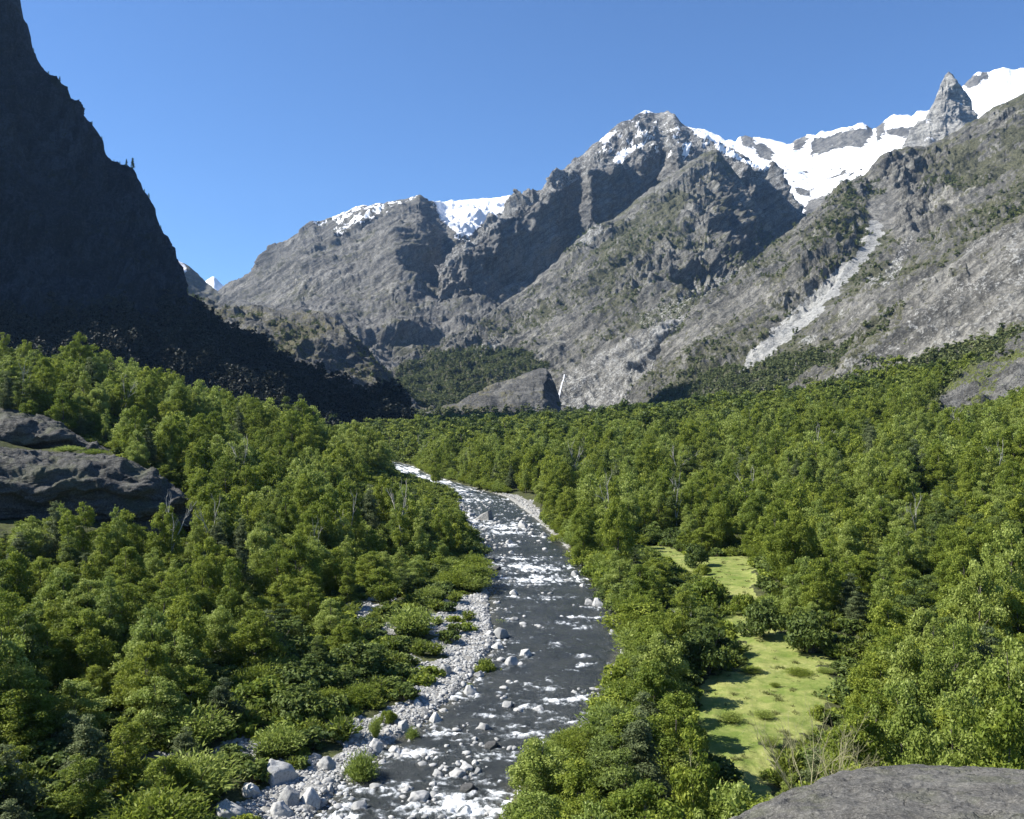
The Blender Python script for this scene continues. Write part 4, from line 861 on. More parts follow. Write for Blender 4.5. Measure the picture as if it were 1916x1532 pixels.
# which of them show: paint their outlines near to far on a coarse picture
order = np.argsort(TY); cov = np.zeros((192, 240), bool); seen = np.zeros(len(TX)); S = 8.0
for i in order:
    if TY[i] > 500: break
    px, pt = TX[i] / TY[i] * F + CX, CY - (TZ[i] + TH[i] - H) / TY[i] * F
    w = (TH[i] * .30 if not isbush[i] else TH[i] * .5) / TY[i] * F; pb = pt + TH[i] * .85 / TY[i] * F
    a0, a1 = int(max(0, (px - w) / S)), int(min(240, (px + w) / S + 1)); b0, b1 = int(max(0, pt / S)), int(min(192, pb / S + 1))
    if a1 <= a0 or b1 <= b0: continue
    sub = cov[b0:b1, a0:a1]; seen[i] = (~sub).sum(); cov[b0:b1, a0:a1] = True
def place_phrase(x, y, side):
    px = x / y * F + CX
    if side < 0:
        if y < 112: return 'in the lower left corner woods'
        l = riv(y)[0]
        if l - x < 22 and y < 215: return 'behind the gravel bar on the left bank'
        if l - x < 22: return 'lining the left bank upstream of the gravel bar'
        if y < 160: return 'in the dense left wood above the bottom left corner'
        if y < 205: return 'in the left wood below the dark rock dome' if px < 420 else 'in the left wood between rock dome and gravel bar'
        if y < 300: return 'on the rise beyond the end of the rock dome'
        return 'high in the left forest under the shadowed wall'
    r = riv(y)[1]
    if y < 92 and px < 1300: return 'in the thicket on the right bank beside the bottom rapids'
    if y < 92: return 'in the bright thicket above the granite ledge'
    if x - r < 16: return 'hanging over the right bank of the river'
    if y < 140: return 'in the woods between the meadow and the right edge'
    if px < 1300: return 'between the river and the upper meadow'
    if y < 260: return 'in the woods right of the upper meadow'
    return 'in the middle of the right forest'
used = np.zeros(len(TX), bool)
LM = [('boulders of the bottom left shore', 500, 1465, 92), ('split pale boulder', 557, 1495, 90), ('bright willow bush at the rapids', 676, 1430, 98), ('lower gravel bar', 800, 1320, 118), ('green bush on the gravel bar', 910, 1262, 134), ('biggest boulder of the bar', 934, 1190, 156),
    ('head of the gravel bar', 880, 1150, 172), ('gravel glimpse in the left wood', 690, 1150, 172), ('right end of the rock dome', 345, 940, 232), ('dark face of the rock dome', 180, 920, 224), ('far left rock dome', 40, 960, 224), ('small upper rock dome', 90, 790, 280), ('wide fan shaped bush', 285, 1250, 135),
    ('black gap in the left forest', 470, 1130, 165), ('lower left picture corner', 60, 1450, 95), ('small gravel spot at bottom left', 300, 1420, 100), ('left picture edge below the dome', 30, 1120, 180), ('left bank by the wide rapid', 880, 1050, 234), ('left bank by the wedge boulder', 850, 970, 320), ('white upstream bend', 760, 890, 500),
    ('grey evergreen topping the left forest', 562, 760, 390), ('bright crown under the dark wall', 148, 640, 395), ('middle of the left slope', 400, 850, 300), ('right bank stones upstream', 960, 930, 380), ('wide rapid on the right bank', 1100, 1040, 230), ('faceted boulder on the right bank', 1140, 1110, 180), ('feathery willow on the right bank', 1240, 1150, 160),
    ('flat grey boulder on the right bank', 1200, 1215, 145), ('river bend on the right bank', 1180, 1290, 110), ('bottom rapids on the right bank', 1000, 1400, 85), ('slender pale stemmed tree', 1300, 1400, 66), ('big round meadow bush', 1322, 1230, 132), ('meadow neck', 1360, 1150, 170), ('upper meadow patch', 1340, 1060, 220), ('round bushes on the meadow rim', 1480, 1180, 150),
    ('right rim of the meadow', 1590, 1290, 115), ('lower end of the meadow', 1400, 1470, 75), ('bare shrub on the ledge', 1500, 1400, 40), ('left half of the granite ledge', 1600, 1400, 50), ('right half of the granite ledge', 1820, 1400, 50), ('big pale tree at the right edge', 1893, 1000, 128), ('whitish tipped thicket', 1750, 1190, 95), ('bleached dead tree', 1262, 862, 390), ('big layered conifer', 1812, 800, 400),
    ('pale snag behind the bank stones', 945, 870, 470), ('dark evergreens mid right forest', 1640, 900, 260), ('thin dead tree', 1630, 980, 300), ('right picture edge halfway up', 1900, 880, 260), ('river entering the forest', 740, 860, 600), ('grassy rock slope at the right edge', 1860, 740, 500)]
PENDING = []
def relate(px, py, d):
    q = min(LM, key=lambda m: math.hypot(px - m[1], (py - m[2]) * 1.2) + 60 * abs(math.log(d / m[3]))); dx, dy = px - q[1], py - q[2]
    w = math.hypot(dx, dy)
    rel = 'right beside' if w < 28 else (('right of' if dx > 0 else 'left of') if abs(dx) > abs(dy) else ('behind' if dy < 0 else 'in front of'))
    return rel + ' the ' + q[0]
def settle():
    from collections import defaultdict
    D = defaultdict(list)
    for o, base, px in PENDING: D[base].append((px, o))
    N = ['', 'one', 'two', 'three', 'four', 'five', 'six', 'seven', 'eight', 'nine', 'ten', 'eleven', 'twelve']; OR = ['first', 'second', 'third', 'fourth', 'fifth', 'sixth', 'seventh', 'eighth', 'ninth', 'tenth', 'eleventh', 'twelfth']
    for base, L in D.items():
        L.sort(key=lambda q: q[0]); n = len(L); body = base.replace('|', ' ').split(); body = ' '.join(body)
        halves = [L] if n <= 12 else [[q for q in L if hgt(q[1]) >= np.median([hgt(w[1]) for w in L])], [q for q in L if hgt(q[1]) < np.median([hgt(w[1]) for w in L])]]
        for hi, M in enumerate(halves):
            m = len(M)
            for i, (px, o) in enumerate(M):
                pre = '' if m == 1 else (['left one,', 'right one,'][i] if m == 2 else ('leftmost' if i == 0 else 'rightmost' if i == m - 1 else (OR[i] if i < 12 else 'middle') + ' from left,'))
                lab = (pre + (' farther ' if hi == 0 and n > 12 else ' nearer ' if n > 12 else ' ') + body) if True else body
                w = lab.split()
                while len(w) > 16 or w[-1].strip(',') in ('the', 'at', 'a', 'of', 'in', 'on', 'with', 'and', 'by', 'to'): w = w[:-1]
                o['label'] = ' '.join(w); o['group'] = body
def hgt(o): return o.location[1]
def individuals(mask, n, name, keys, cat, adj, parts=('trunk', 'crown')):
    ids = [i for i in np.argsort(-seen) if mask[i] and seen[i] > 0][:n]
    for i in ids:
        used[i] = True; key = keys[rs.randint(len(keys))]; l, r = riv(TY[i]); side = -1 if TX[i] < l else 1
        ph = place_phrase(TX[i], TY[i], side); sz = 'tall ' if TH[i] > 13 else ('' if TH[i] > 8 or cat == 'bush' else 'low ')
        w = 12 / max(TH[i], 6) * .9 if cat != 'bush' else 1.35
        px_ = TX[i] / TY[i] * F + CX; py_ = CY - (TZ[i] + TH[i] * .6 - H) / TY[i] * F
        yl = 'yellowish ' if key in ('yellow0', 'yellow1', 'leafy3', 'fan1') else ('greyish ' if key == 'dark1' else ''); col_ = {'leafy green tree': yl or 'green ', 'dark evergreen tree': yl or 'dark ', 'green bush': (yl or 'green ')}[adj] + {'leafy green tree': 'tree', 'dark evergreen tree': 'evergreen', 'green bush': ('feathery bush' if key.startswith('fan') else 'round bush')}[adj]
        o = plant(name, key, (TX[i], TY[i], TZ[i] - .1), TH[i], '', cat, '', None, min(max(w, .8), 1.4), parts)
        PENDING.append((o, sz + col_ + '|' + relate(px_, py_, TY[i]), px_))
individuals(~isdark & ~isbush, 268, 'broadleaf_tree', ['leafy0', 'leafy1', 'leafy2', 'leafy3', 'leafy4', 'yellow0', 'airy0', 'airy1', 'airy0'], 'tree', 'leafy green tree')
individuals(isdark & ~isbush, 120, 'evergreen_tree', ['dark0', 'dark1', 'dark2'], 'tree', 'dark evergreen tree')
individuals(isbush, 170, 'shrub', ['fan0', 'fan1', 'bush1', 'bush0', 'fan0'], 'bush', 'green bush', ('stems', 'foliage'))
rest = ~used; X, Y, Z, Hh = TX[rest], TY[rest], TZ[rest] - .2, TH[rest]; dk = isdark[rest]
keysN = ['leafy0', 'leafy1', 'airy0', 'airy1', 'dark0', 'dark1', 'mid0', 'mid1', 'mid2', 'mid3', 'middark0', 'middark1', 'far0', 'far1', 'far2']
u = rs.rand(len(X)); u2 = rs.rand(len(X))
ix = np.where(Y < 200, np.where(dk, 4 + (u * 2).astype(int), (u * 4).astype(int)), np.where(Y < 620, np.where(dk, 10 + (u * 2).astype(int), np.where(u > .85, 2 + (u2 * 2).astype(int), 6 + (u * 4.7).astype(int))), 12 + (u * 3).astype(int)))
ph_ = np.array([PROTO[k]['h'] for k in keysN])[ix]; s = Hh / ph_; wv = np.clip(12 / np.maximum(Hh, 6) * .95, .85, 1.4)
wv = np.where(Y > 620, 1.25, wv)
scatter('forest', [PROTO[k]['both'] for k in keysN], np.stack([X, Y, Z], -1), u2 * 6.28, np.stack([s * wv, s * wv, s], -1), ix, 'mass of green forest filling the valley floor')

# undergrowth between the trees
X, Y = canopy(52, 330, 2.7, rs); Xb, Yb = canopy(330, 640, 4.2, rs); k = (riv(Yb)[0] - Xb < 45) & (riv(Yb)[0] > Xb); X = np.append(X, Xb[k]); Y = np.append(Y, Yb[k]); b = open_ground(X, Y, 0, 1.0); lft = X < riv(Y)[0]
b &= ~((gravel(X, Y) > .25) & (rs.rand(len(X)) < .26) & (np.maximum(riv(Y)[0] - X, X - riv(Y)[1]) > 3.2) & (Y > 70))
near = (Y < 92) & (X > -4); X, Y = X[~b & ~near], Y[~b & ~near]; z = gz(X, Y); u = rs.rand(len(X)); s = (.45 + .75 * rs.rand(len(X))) * np.interp(Y, [300, 400], [1, 1.7])
scatter('undergrowth', [PROTO[k]['both'] for k in ('under0', 'under1', 'under2')], np.stack([X, Y, z - .1], -1), u * 6.28, np.stack([s * 1.25, s * 1.25, s], -1), (rs.rand(len(X)) * 3).astype(int), 'low green undergrowth between the trees')

# trees and scrub on the mountainsides
def on_loft(name, wfun, n, rs):
    G = LOFT[name]; P = G['P'][:-3]; w = wfun({k: v[:-3] for k, v in G.items()})
    du = np.linalg.norm(np.gradient(P, axis=1), axis=2); dv = np.linalg.norm(np.gradient(P, axis=0), axis=2); w = (np.clip(w, 0, 1) * du * dv * (G['py'][:-3] < 830)).ravel()
    inf = ((G['px'][:-3] > -60) & (G['px'][:-3] < 1980)).ravel(); w = w * inf
    k = rs.choice(len(w), n, p=w / w.sum()); return P.reshape(-1, 3)[k] + rs.normal(size=(n, 3)) * [2.5, 2.5, 0.0]
pp = []; sc = []; pk = []
def add_far(name, wfun, n, h0, h1):
    q = on_loft(name, wfun, n, rs); pk.append(np.full(len(q), 0 if name == 'left_rock_wall' else 1)); pp.append(q); sc.append(h0 + (h1 - h0) * rs.rand(len(q)) ** 1.5)
inP = lambda G, poly, k=10: pm(G, poly, k)
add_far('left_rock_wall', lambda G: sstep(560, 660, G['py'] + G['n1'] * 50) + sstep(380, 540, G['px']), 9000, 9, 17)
add_far('middle_spur', lambda G: inP(G, [(740, 700), (800, 655), (900, 645), (960, 655), (1040, 680), (1000, 700), (850, 800), (760, 800)]) + inP(G, [(1150, 800), (1250, 720), (1400, 660), (1500, 640), (1500, 800)]) * 1.0 + .09 * (G['veg'] > .5) * (G['py'] > 420), 17000, 5, 12)
add_far('right_shoulder', lambda G: (inP(G, [(1150, 830), (1180, 770), (1290, 720), (1370, 680), (1400, 700), (1490, 660), (1560, 640), (1500, 720), (1480, 830)]) + .10 * (G['veg'] > .6) * (G['scree'] < .5) + .25 * (G['n1'] > .35) * (G['veg'] > .4) * (G['scree'] < .5)) * (G['py'] > 330), 17000, 4, 10)
add_far('slab_shoulder', lambda G: inP(G, [(1280, 860), (1400, 790), (1500, 760), (1560, 735), (1680, 690), (1760, 660), (1860, 640), (1990, 600), (1990, 860)]) + .3 * (G['n1'] > .2) * (G['veg'] > .4), 5500, 4, 10)
add_far('rocky_mound', lambda G: .5 * (G['veg'] > .65) + inP(G, [(640, 800), (760, 770), (850, 770), (850, 850), (640, 850)]), 1500, 6, 11)
add_far('low_slab_ridge', lambda G: sstep(762, 775, G['py'] + G['n2'] * 8) + .1 * (G['veg'] > .6), 1500, 8, 14)
add_far('grassy_rock_hill', lambda G: .4 * (G['n1'] > .25) + .05, 160, 3, 7)
pk = np.concatenate(pk); pp = np.concatenate(pp); sc = np.concatenate(sc) / 12
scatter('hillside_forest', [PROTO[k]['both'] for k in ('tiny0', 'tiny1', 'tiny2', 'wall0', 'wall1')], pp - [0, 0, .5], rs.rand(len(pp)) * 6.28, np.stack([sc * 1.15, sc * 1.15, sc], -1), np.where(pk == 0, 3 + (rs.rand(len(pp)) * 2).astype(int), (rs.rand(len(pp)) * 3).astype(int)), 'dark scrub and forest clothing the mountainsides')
# conifers on the crest of the dark wall
G = LOFT['left_rock_wall']
WC = [(62, 8, 'topmost small conifer on the upper wall crest'), (92, 7, 'small conifer on the notch of the upper wall crest'), (112, 9, 'small conifer on the shoulder of the upper wall crest'), (140, 7, 'stunted conifer halfway along the upper wall crest'), (172, 8, 'stunted conifer above the steep middle part of the wall crest'), (190, 6, 'tiny conifer at the top of the steep middle wall crest'), (300, 8, 'small conifer low on the steep wall crest'), (350, 11, 'first dark tree where the wall crest turns into wooded slope'), (372, 13, 'dark tree on the wooded slope crest below the wall'), (410, 12, 'dark tree on the wooded slope crest in front of the brown mound')]
for a, hh, lab in tuple(WC) + ((236, 13, 'lone conifer on the wall crest, left one of the two tallest'), (249, 19, 'tallest conifer on the crest of the dark wall'), (213, 5, 'stubby conifer highest up the wall crest'), (224, 7, 'small conifer just left of the two tallest on the wall crest'), (270, 7, 'small conifer below the two tallest on the wall crest'), (279, 9, 'lowest conifer on the wall crest, leaning over the sky')):
    k = np.argmin(np.abs(G['px'][-4] - a)); q = G['P'][-4][k]
    plant('conifer', 'middark0', (q[0], q[1], q[2] - 2), hh, lab, 'tree', None, None, .9)

# ------------------------------------------------------------------ boulders and stones
def rock_mesh(key, seed, sub, flat=.7, sharp=.5, mat=None):
    import bmesh
    bm = bmesh.new(); bmesh.ops.create_icosphere(bm, subdivisions=sub, radius=1); V = np.array([v.co[:] for v in bm.verts]); Fc = np.array([[v.index for v in f.verts] for f in bm.faces]); bm.free()
    rs = np.random.RandomState(seed)
    for _ in range(15):      # planar facets
        n = rs.normal(size=3); n /= np.linalg.norm(n); c = .58 + .32 * rs.rand(); d = V @ n; V = V - np.outer(np.clip(d - c, 0, None) * .96, n)
    V = V * (1 + .10 * fbm(V[:, 0] * 1.6 + seed, V[:, 1] * 1.6, V[:, 2] * 1.6, 5, 2.2, .6))[:, None] * [1, .85, flat]
    V[:, 2] = np.maximum(V[:, 2], -.55 * flat)
    V /= [max(abs(V[:, 0])), max(abs(V[:, 1])), max(V[:, 2])]
    return mesh_np(key, V, Fc, [mat or M_STONE], True)
ROCKS = [rock_mesh('boulder_%d' % i, 200 + i, 4, .6 + .1 * (i % 3), .3 + .1 * i) for i in range(6)]
PEB = [rock_mesh('stone_%d' % i, 230 + i, 2 if i < 4 else 1, .6) for i in range(6)]
Mwet = mat_outcrop('wet_rock', (.05, .05, .05), (.10, .10, .095), 1.0, .2)
WETR = rock_mesh('wet_boulder', 260, 4, .5, .4, Mwet)
V = np.array([[-1.1, -.4, -.3], [.75, -.7, -.3], [1.0, .55, -.3], [-.8, .6, -.3], [.62, -.45, .92], [.72, .35, 1.0], [-.15, -.3, .45], [-.2, .4, .55], [-.9, 0, .02]])
Fw = [(0, 1, 4), (0, 4, 6), (0, 6, 8), (1, 2, 5), (1, 5, 4), (4, 5, 7), (4, 7, 6), (2, 3, 7), (2, 7, 5), (3, 0, 8), (3, 8, 7), (6, 7, 8), (0, 3, 2), (0, 2, 1)]
WEDGE = mesh_np('wedge', V, np.array(Fw), [M_WEDGE], False)
BOULDERS = [  # px, py of the foot, width px, height/width, label, kind
 (517, 1466, 66, .62, 'largest rounded boulder at the bottom left shore, sunlit left and shaded right', 0), (540, 1507, 44, .78, 'left half of the split pale boulder at the bottom left shore', 1), (577, 1507, 40, .72, 'right half of the split pale boulder, across the dark crack', 2),
 (468, 1490, 38, .6, 'boulder in tree shadow just left of the largest shore boulder', 3), (521, 1528, 50, .5, 'broken pale rock lying below the split boulder', 4), (425, 1538, 66, .5, 'broad white boulder cut by the bottom edge of the picture', 0), (609, 1438, 44, .42, 'flat topped oval boulder on the sand above the split one', 5),
 (703, 1408, 30, .75, 'smooth upright boulder beside the willow bush', 1), (739, 1408, 28, .4, 'white flat stone next to the upright boulder at the shore', 3), (667, 1424, 24, .7, 'grey boulder half hidden behind the willow bush', 0), (753, 1366, 28, .6, 'pale pointed boulder left of the narrow bush', 4), (725, 1372, 16, .6, 'small block on the shore under the gravel edge', 2),
 (814, 1352, 26, .75, 'bright blocky boulder where the gravel bar meets the water', 2), (813, 1364, 20, .35, 'flat stone at the foot of the bright blocky boulder', 3), (781, 1322, 26, .5, 'grey boulder on the upper edge of the lower gravel bar', 5), (834, 1262, 26, .8, 'pale boulder at the left rim of the gravel bar', 0), (857, 1258, 18, .6, 'grey stone right of the pale boulder at the rim of the bar', 1),
 (880, 1300, 32, .62, 'grey peaked boulder in the shallows off the gravel bar', 4), (896, 1268, 22, .6, 'boulder under the green bush on the gravel bar', 3), (934, 1194, 38, .6, 'biggest boulder on the gravel bar with a white left end', 0), (916, 1188, 18, .5, 'white stone leaning on the biggest gravel bar boulder', 2),
 (931, 1214, 26, .5, 'dark angular boulder below the biggest one of the bar', 4), (912, 1212, 16, .5, 'angular stone left of the dark boulder on the bar', 5), (984, 1228, 30, .5, 'sunlit boulder standing in the stream off the bar', 4), (958, 1244, 32, .5, 'low wide boulder at the tip of the bar', 5), (936, 1236, 20, .4, 'flat pale stone beside the low wide boulder', 3), (975, 1244, 14, .5, 'dark end stone right of the low wide boulder', 1),
 (952, 1277, 14, .5, 'left of two small round stones in the stream', 0), (966, 1278, 13, .5, 'right of two small round stones in the stream', 1), (984, 1281, 16, .25, 'barely wet flat stone right of the two round ones', 2), (1120, 1134, 28, .6, 'bright faceted boulder by the right bank', 4), (1103, 1131, 20, .6, 'grey boulder touching the bright faceted one at the right bank', 0),
 (1147, 1186, 20, .5, 'foam ringed stone off the right bank bushes', 1), (1178, 1221, 36, .45, 'dark grey flat boulder against the right bank bushes', 5), (960, 1112, 18, .55, 'pale stone alone in midstream below the wide rapid', 2), (962, 1160, 18, .4, 'oval pale stone near the head of the gravel bar', 3),
 (947, 1322, 26, .45, 'flat topped pale block in midstream', 2), (945, 1306, 12, .6, 'small stone upstream of the flat topped block', 0), (969, 1331, 20, .4, 'low stone downstream right of the flat topped block', 5), (1008, 1331, 24, .4, 'smooth pale stone at the edge of the fast water', 3), (904, 1366, 28, .55, 'rounded pale boulder alone in the lower stream', 0), (888, 1384, 13, .55, 'small round stone below the lone lower boulder', 1),
 (874, 1442, 28, .5, 'rear boulder of the cluster above the bottom rapids', 1), (857, 1430, 16, .5, 'left stone of the cluster above the bottom rapids', 4), (888, 1430, 18, .5, 'top stone of the cluster above the bottom rapids', 5), (894, 1446, 18, .6, 'dark right stone of the cluster above the bottom rapids', 4), (853, 1455, 38, .45, 'longest white boulder of the cluster above the bottom rapids', 3),
 (884, 1452, 14, .6, 'small front stone of the cluster above the bottom rapids', 0), (819, 1452, 28, .45, 'pale boulder left of the cluster above the bottom rapids', 5), (809, 1470, 20, .4, 'half drowned stone below the boulder cluster', 1), (784, 1500, 50, .38, 'long pale boulder with a dark underside in the bottom rapids', 0), (702, 1476, 28, .4, 'rounded boulder splitting the current at the bottom left', 5),
 (667, 1518, 38, .5, 'wet boulder under white foam at the bottom left', 2), (914, 1422, 13, .5, 'small stone beside the dark wet rock', 2), (649, 1493, 16, .6, 'white block on the sand left of the river', 4), (617, 1480, 12, .8, 'small white stone on the sand right of the split boulder', 2), (978, 988, 24, .6, 'dark grey boulder at the right bank upstream', 4),
 (993, 1001, 16, .5, 'low boulder below the dark grey one at the right bank', 5), (953, 1017, 18, .45, 'boulder in midstream between the two upper rapids', 5), (956, 1035, 12, .5, 'small rock just above the wide rapid', 1), (1074, 1077, 18, .6, 'bright boulder on the right bank beside the wide rapid', 2), (1063, 1087, 14, .4, 'flat stone in the water below the bank boulder', 3), (1090, 1098, 14, .5, 'pale stone under overhanging bushes on the right bank', 0),
 (929, 980, 12, .45, 'small stone right below the wedge boulder', 1), (1018, 1004, 16, .6, 'pale boulder at the right bank between the upper rapids', 2), (992, 987, 12, .7, 'stone right of the dark grey upstream boulder', 3), (880, 966, 22, .4, 'white stone left of the wedge boulder', 0)]
STN = []
for k, (a, b, w, hr, lab, v) in enumerate(BOULDERS):
    d = ground_d(a, b, .3) if zat((a - CX) / F * (H * F / (b - CY)), H * F / (b - CY)) > .3 else H * F / (b - CY)
    x = (a - CX) / F * d; z = max(zat(x, d), -.1); wm = w / F * d / 2
    o = link('boulder', ROCKS[v], label=lab, category='boulder'); o.location = (x, d + wm * .6, z - .05); o.scale = (wm * 1.02, wm * .95, wm * 2 * hr * .95)
    o.rotation_euler = (0, 0, (k * 2.4) % 6.28 if hr < .7 else (k * .7) % 1.0); STN.append((x, d, wm))
for a, b, w, hr, lab in ((917, 1400, 30, .35, 'dark wet rock in the fast water above the bottom rapids'), (914, 1052, 24, .35, 'upper dark rock at the left bank beside the wide rapid'), (925, 1068, 26, .35, 'lower dark rock at the left bank beside the wide rapid'), (872, 1480, 34, .3, 'dark drowned rock among the bottom rapids')):
    d = H * F / (b - CY); wm = w / F * d / 2; o = link('boulder', WETR, label=lab, category='boulder'); o.location = ((a - CX) / F * d, d + wm * .5, -.05); o.scale = (wm, wm, wm * 2 * hr)
d = H * F / (974 - CY); o = link('boulder', WEDGE, label='big wedge shaped boulder in the river with a pale left slope and dark right face', category='boulder')
o.location = ((903 - CX) / F * d, d + 2, -.1); wm = 32 / F * d / 2; o.scale = (wm * 1.25, wm * 1.1, 20 / F * d); o.rotation_euler = (0, 0, -.25)
# ------------------------------------------------------------------ river
RAPIDS = [(985, 1062, 85, 9, 1.0), (1010, 1085, 95, 9, .95), (975, 1045, 60, 5, .8), (940, 985, 60, 7, .9), (945, 997, 60, 5, .8), (900, 975, 40, 4, .6), (870, 935, 60, 6, .5), (835, 918, 50, 8, .8),
    (800, 903, 40, 8, .95), (775, 895, 40, 8, .9), (750, 880, 50, 9, .75), (1075, 1308, 60, 8, .9), (1060, 1318, 70, 6, .7), (1065, 1345, 35, 8, .9), (1120, 1338, 30, 8, .8), (1075, 1368, 30, 9, .8), (860, 1305, 50, 6, .55),
    (970, 1325, 60, 6, .6), (850, 1372, 55, 12, .85), (880, 1360, 50, 8, .6), (785, 1412, 45, 13, 1.0), (800, 1405, 30, 10, .8), (930, 1415, 40, 8, .6), (990, 1370, 60, 12, .75), (1030, 1395, 40, 14, .9), (865, 1490, 110, 10, .85),
    (860, 1512, 130, 16, 1.25), (790, 1520, 80, 12, 1.0), (690, 1478, 60, 7, .8), (740, 1487, 40, 5, .8), (660, 1512, 30, 14, 1.0), (640, 1530, 60, 10, .9), (870, 1462, 60, 8, .6), (1010, 1118, 50, 4, .5), (1100, 1227, 22, 4, .8), (1085, 1245, 22, 5, .7), (1050, 1165, 30, 5, .55),
    (1090, 1155, 50, 5, .5), (1090, 1172, 25, 4, .6), (1035, 1203, 20, 3, .7), (1020, 1290, 40, 4, .5), (930, 1340, 40, 4, .4)]
RAPIDS += [(b[0] + 2, b[1] + b[2] * .10, b[2] * .75, b[2] * .16, .62) for b in BOULDERS if b[0] > 640 and b[2] >= 12 and b[1] > 960 and riv(H * F / (b[1] - CY))[0] < (b[0] - CX) / F * H * F / (b[1] - CY) + 1]
pys = np.concatenate([np.linspace(1760, 1545, 60), np.linspace(1543, 858, 460)]); dd = H * F / (pys - CY)
cc = np.linspace(-.14, 1.14, 170)
L_, R_ = riv(dd)
wx = L_[:, None] + (R_ - L_)[:, None] * cc[None]; wy = np.repeat(dd[:, None], len(cc), 1)
fo = np.zeros_like(wx)
for a, b, rx, ry, s in RAPIDS:
    d0 = H * F / (b - CY); x0 = (a - CX) / F * d0; sx = rx / F * d0; sy = ry * d0 * d0 / (H * F)
    fo = np.maximum(fo, s * np.exp(-((wx - x0) / sx) ** 2 * .8 - ((wy - d0) / sy) ** 2 * .8))
st1 = fbm(wx * .33, wy * .30, 0.5, 5); st2 = fbm(wx * .9, wy * 1.1, 7.5, 4)
ins = np.minimum(cc, 1 - cc)[None] * (R_ - L_)[:, None]
st3 = ridged(wx * .28 + st1, wy * .42, 3.3, 4); foam = fo * .60 + st1 * .24 + st2 * .30 + fbm(wx * 1.3, wy * 2.6, 9.5, 4) * .22 + (st3 - .75) * .24 - .085 + .14 * sstep(230, 420, wy) + .05 * sstep(3, .5, ins)
ch = fbm(wx * .5 + st1, wy * .7, 2.2, 4) * .16 + fbm(wx * 1.7, wy * 2.0, 5.2, 3) * .07
wz = ch * (1 + 1.6 * fo) + np.clip(foam - .25, 0, 1) * .35 + .02
t = NT('river_water'); p = t.pos()
w1 = t.noise(t.pos((1, .8, 1)), 1.6, 5, .65); w2 = t.noise(p, 6, 4, .7)
fa = t.math('ADD', t.attr('foam'), t.math('ADD', t.math('MULTIPLY', t.math('SUBTRACT', w2, .5), .55), t.math('MULTIPLY', t.math('SUBTRACT', w1, .5), .5)))
ff = t.rng(fa, .30, .62)
wc = t.mix(t.rng(t.noise(p, .12, 3, .6), .35, .65), (.018, .023, .023), (.042, .047, .044))
wc = t.mix(t.rng(t.math('ADD', t.attr('shallow'), t.math('MULTIPLY', t.math('SUBTRACT', w1, .5), .8)), .2, 1.0), wc, (.085, .083, .06))
wc = t.mix(t.math('MULTIPLY', t.rng(fa, .10, .34), .35), wc, (.30, .33, .34))
wb_ = t.bsdf(wc, .26, .3, t.math('ADD', w1, t.math('MULTIPLY', w2, .55)), .45, 1.0)
fb = t.bsdf((.82, .84, .85), .7, .2, w2, .2, .8)
mx = t.n('ShaderNodeMixShader', {0: ff}); t.t.links.new(wb_.outputs[0], mx.inputs[1]); t.t.links.new(fb.outputs[0], mx.inputs[2])
M_WATER = t.done(mx)
struct('river', mesh_np('river', np.stack([wx, wy, wz], -1).reshape(-1, 3), grid_faces(*wx.shape)[:, ::-1], [M_WATER], attrs={'foam': foam, 'shallow': sstep(4.5, 0, ins)}),
       'dark mountain river broken by white rapids')

# gravel bar: individual stones first, then the countless small ones
def bar_points(n, rs, d0=70, d1=440):
    dd_ = 1 / (1 / d1 + rs.rand(n) * (1 / d0 - 1 / d1)); l, r = riv(dd_); x = np.where(rs.rand(n) < .8, l - 45 * rs.rand(n) ** 1.7 + 3.5 * rs.rand(n), r + 14 * rs.rand(n) ** 1.6 - 1.5 * rs.rand(n))
    k = (gravel(x, dd_) > .45) | ((np.maximum(l - x, x - r) < 0) & (rs.rand(n) < .5)); return x[k], dd_[k]
X, Y = bar_points(2600, rs); px = X / Y * F + CX; k = (px > 250) & (px < 1200); X, Y = X[k], Y[k]
size = .22 + .5 * rs.rand(len(X)) ** 3; app = size / Y; o_ = np.argsort(-app)[:900]
cnt = 0
for i in o_:
    if cnt >= 225: break
    if any((X[i] - a) ** 2 + (Y[i] - b) ** 2 < (c + size[i]) ** 2 for a, b, c in STN): continue
    STN.append((X[i], Y[i], size[i] * .8)); cnt += 1; l, r = riv(Y[i]); inw = (X[i] > l - .3) & (X[i] < r + .3); lb = X[i] < (l + r) / 2
    where = ('pale stone in the shallows ' if inw else 'pale stone ') + (('off the ' if inw else 'on the ') + ('bottom left shore' if Y[i] < 108 else 'lower gravel bar' if Y[i] < 135 else 'upper gravel bar' if Y[i] < 185 else 'left bank upstream') if lb else ('off ' if inw else 'on ') + 'the right bank')
    px_ = X[i] / Y[i] * F + CX; py_ = H * F / Y[i] + CY
    sw = ('bigger ' if size[i] > .42 else '') + ('wet pale stone' if inw else 'pale stone')
    o = link('stone', PEB[rs.randint(4)], label=where, category='stone', group='stones'); bq = min(BOULDERS, key=lambda m: math.hypot(px_ - m[0], (py_ - m[1]) * 1.5)); dx, dy = px_ - bq[0], py_ - bq[1]
    rel = ('right of' if dx > 0 else 'left of') if abs(dx) > abs(dy) else ('above' if dy < 0 else 'below'); PENDING.append((o, sw + '|' + rel + ' ' + relate(px_, py_, Y[i]).split(' the ', 1)[1] if math.hypot(dx, dy) > 60 else sw + '|' + rel + ' the ' + ' '.join(bq[4].split()[:7]), px_))
    z = max(zat(X[i], Y[i]), -.05)
    o.location = (X[i], Y[i], z - size[i] * .1); o.scale = (size[i], size[i] * .85, size[i] * .75); o.rotation_euler = (rs.rand() * .4, rs.rand() * .4, rs.rand() * 6.28)
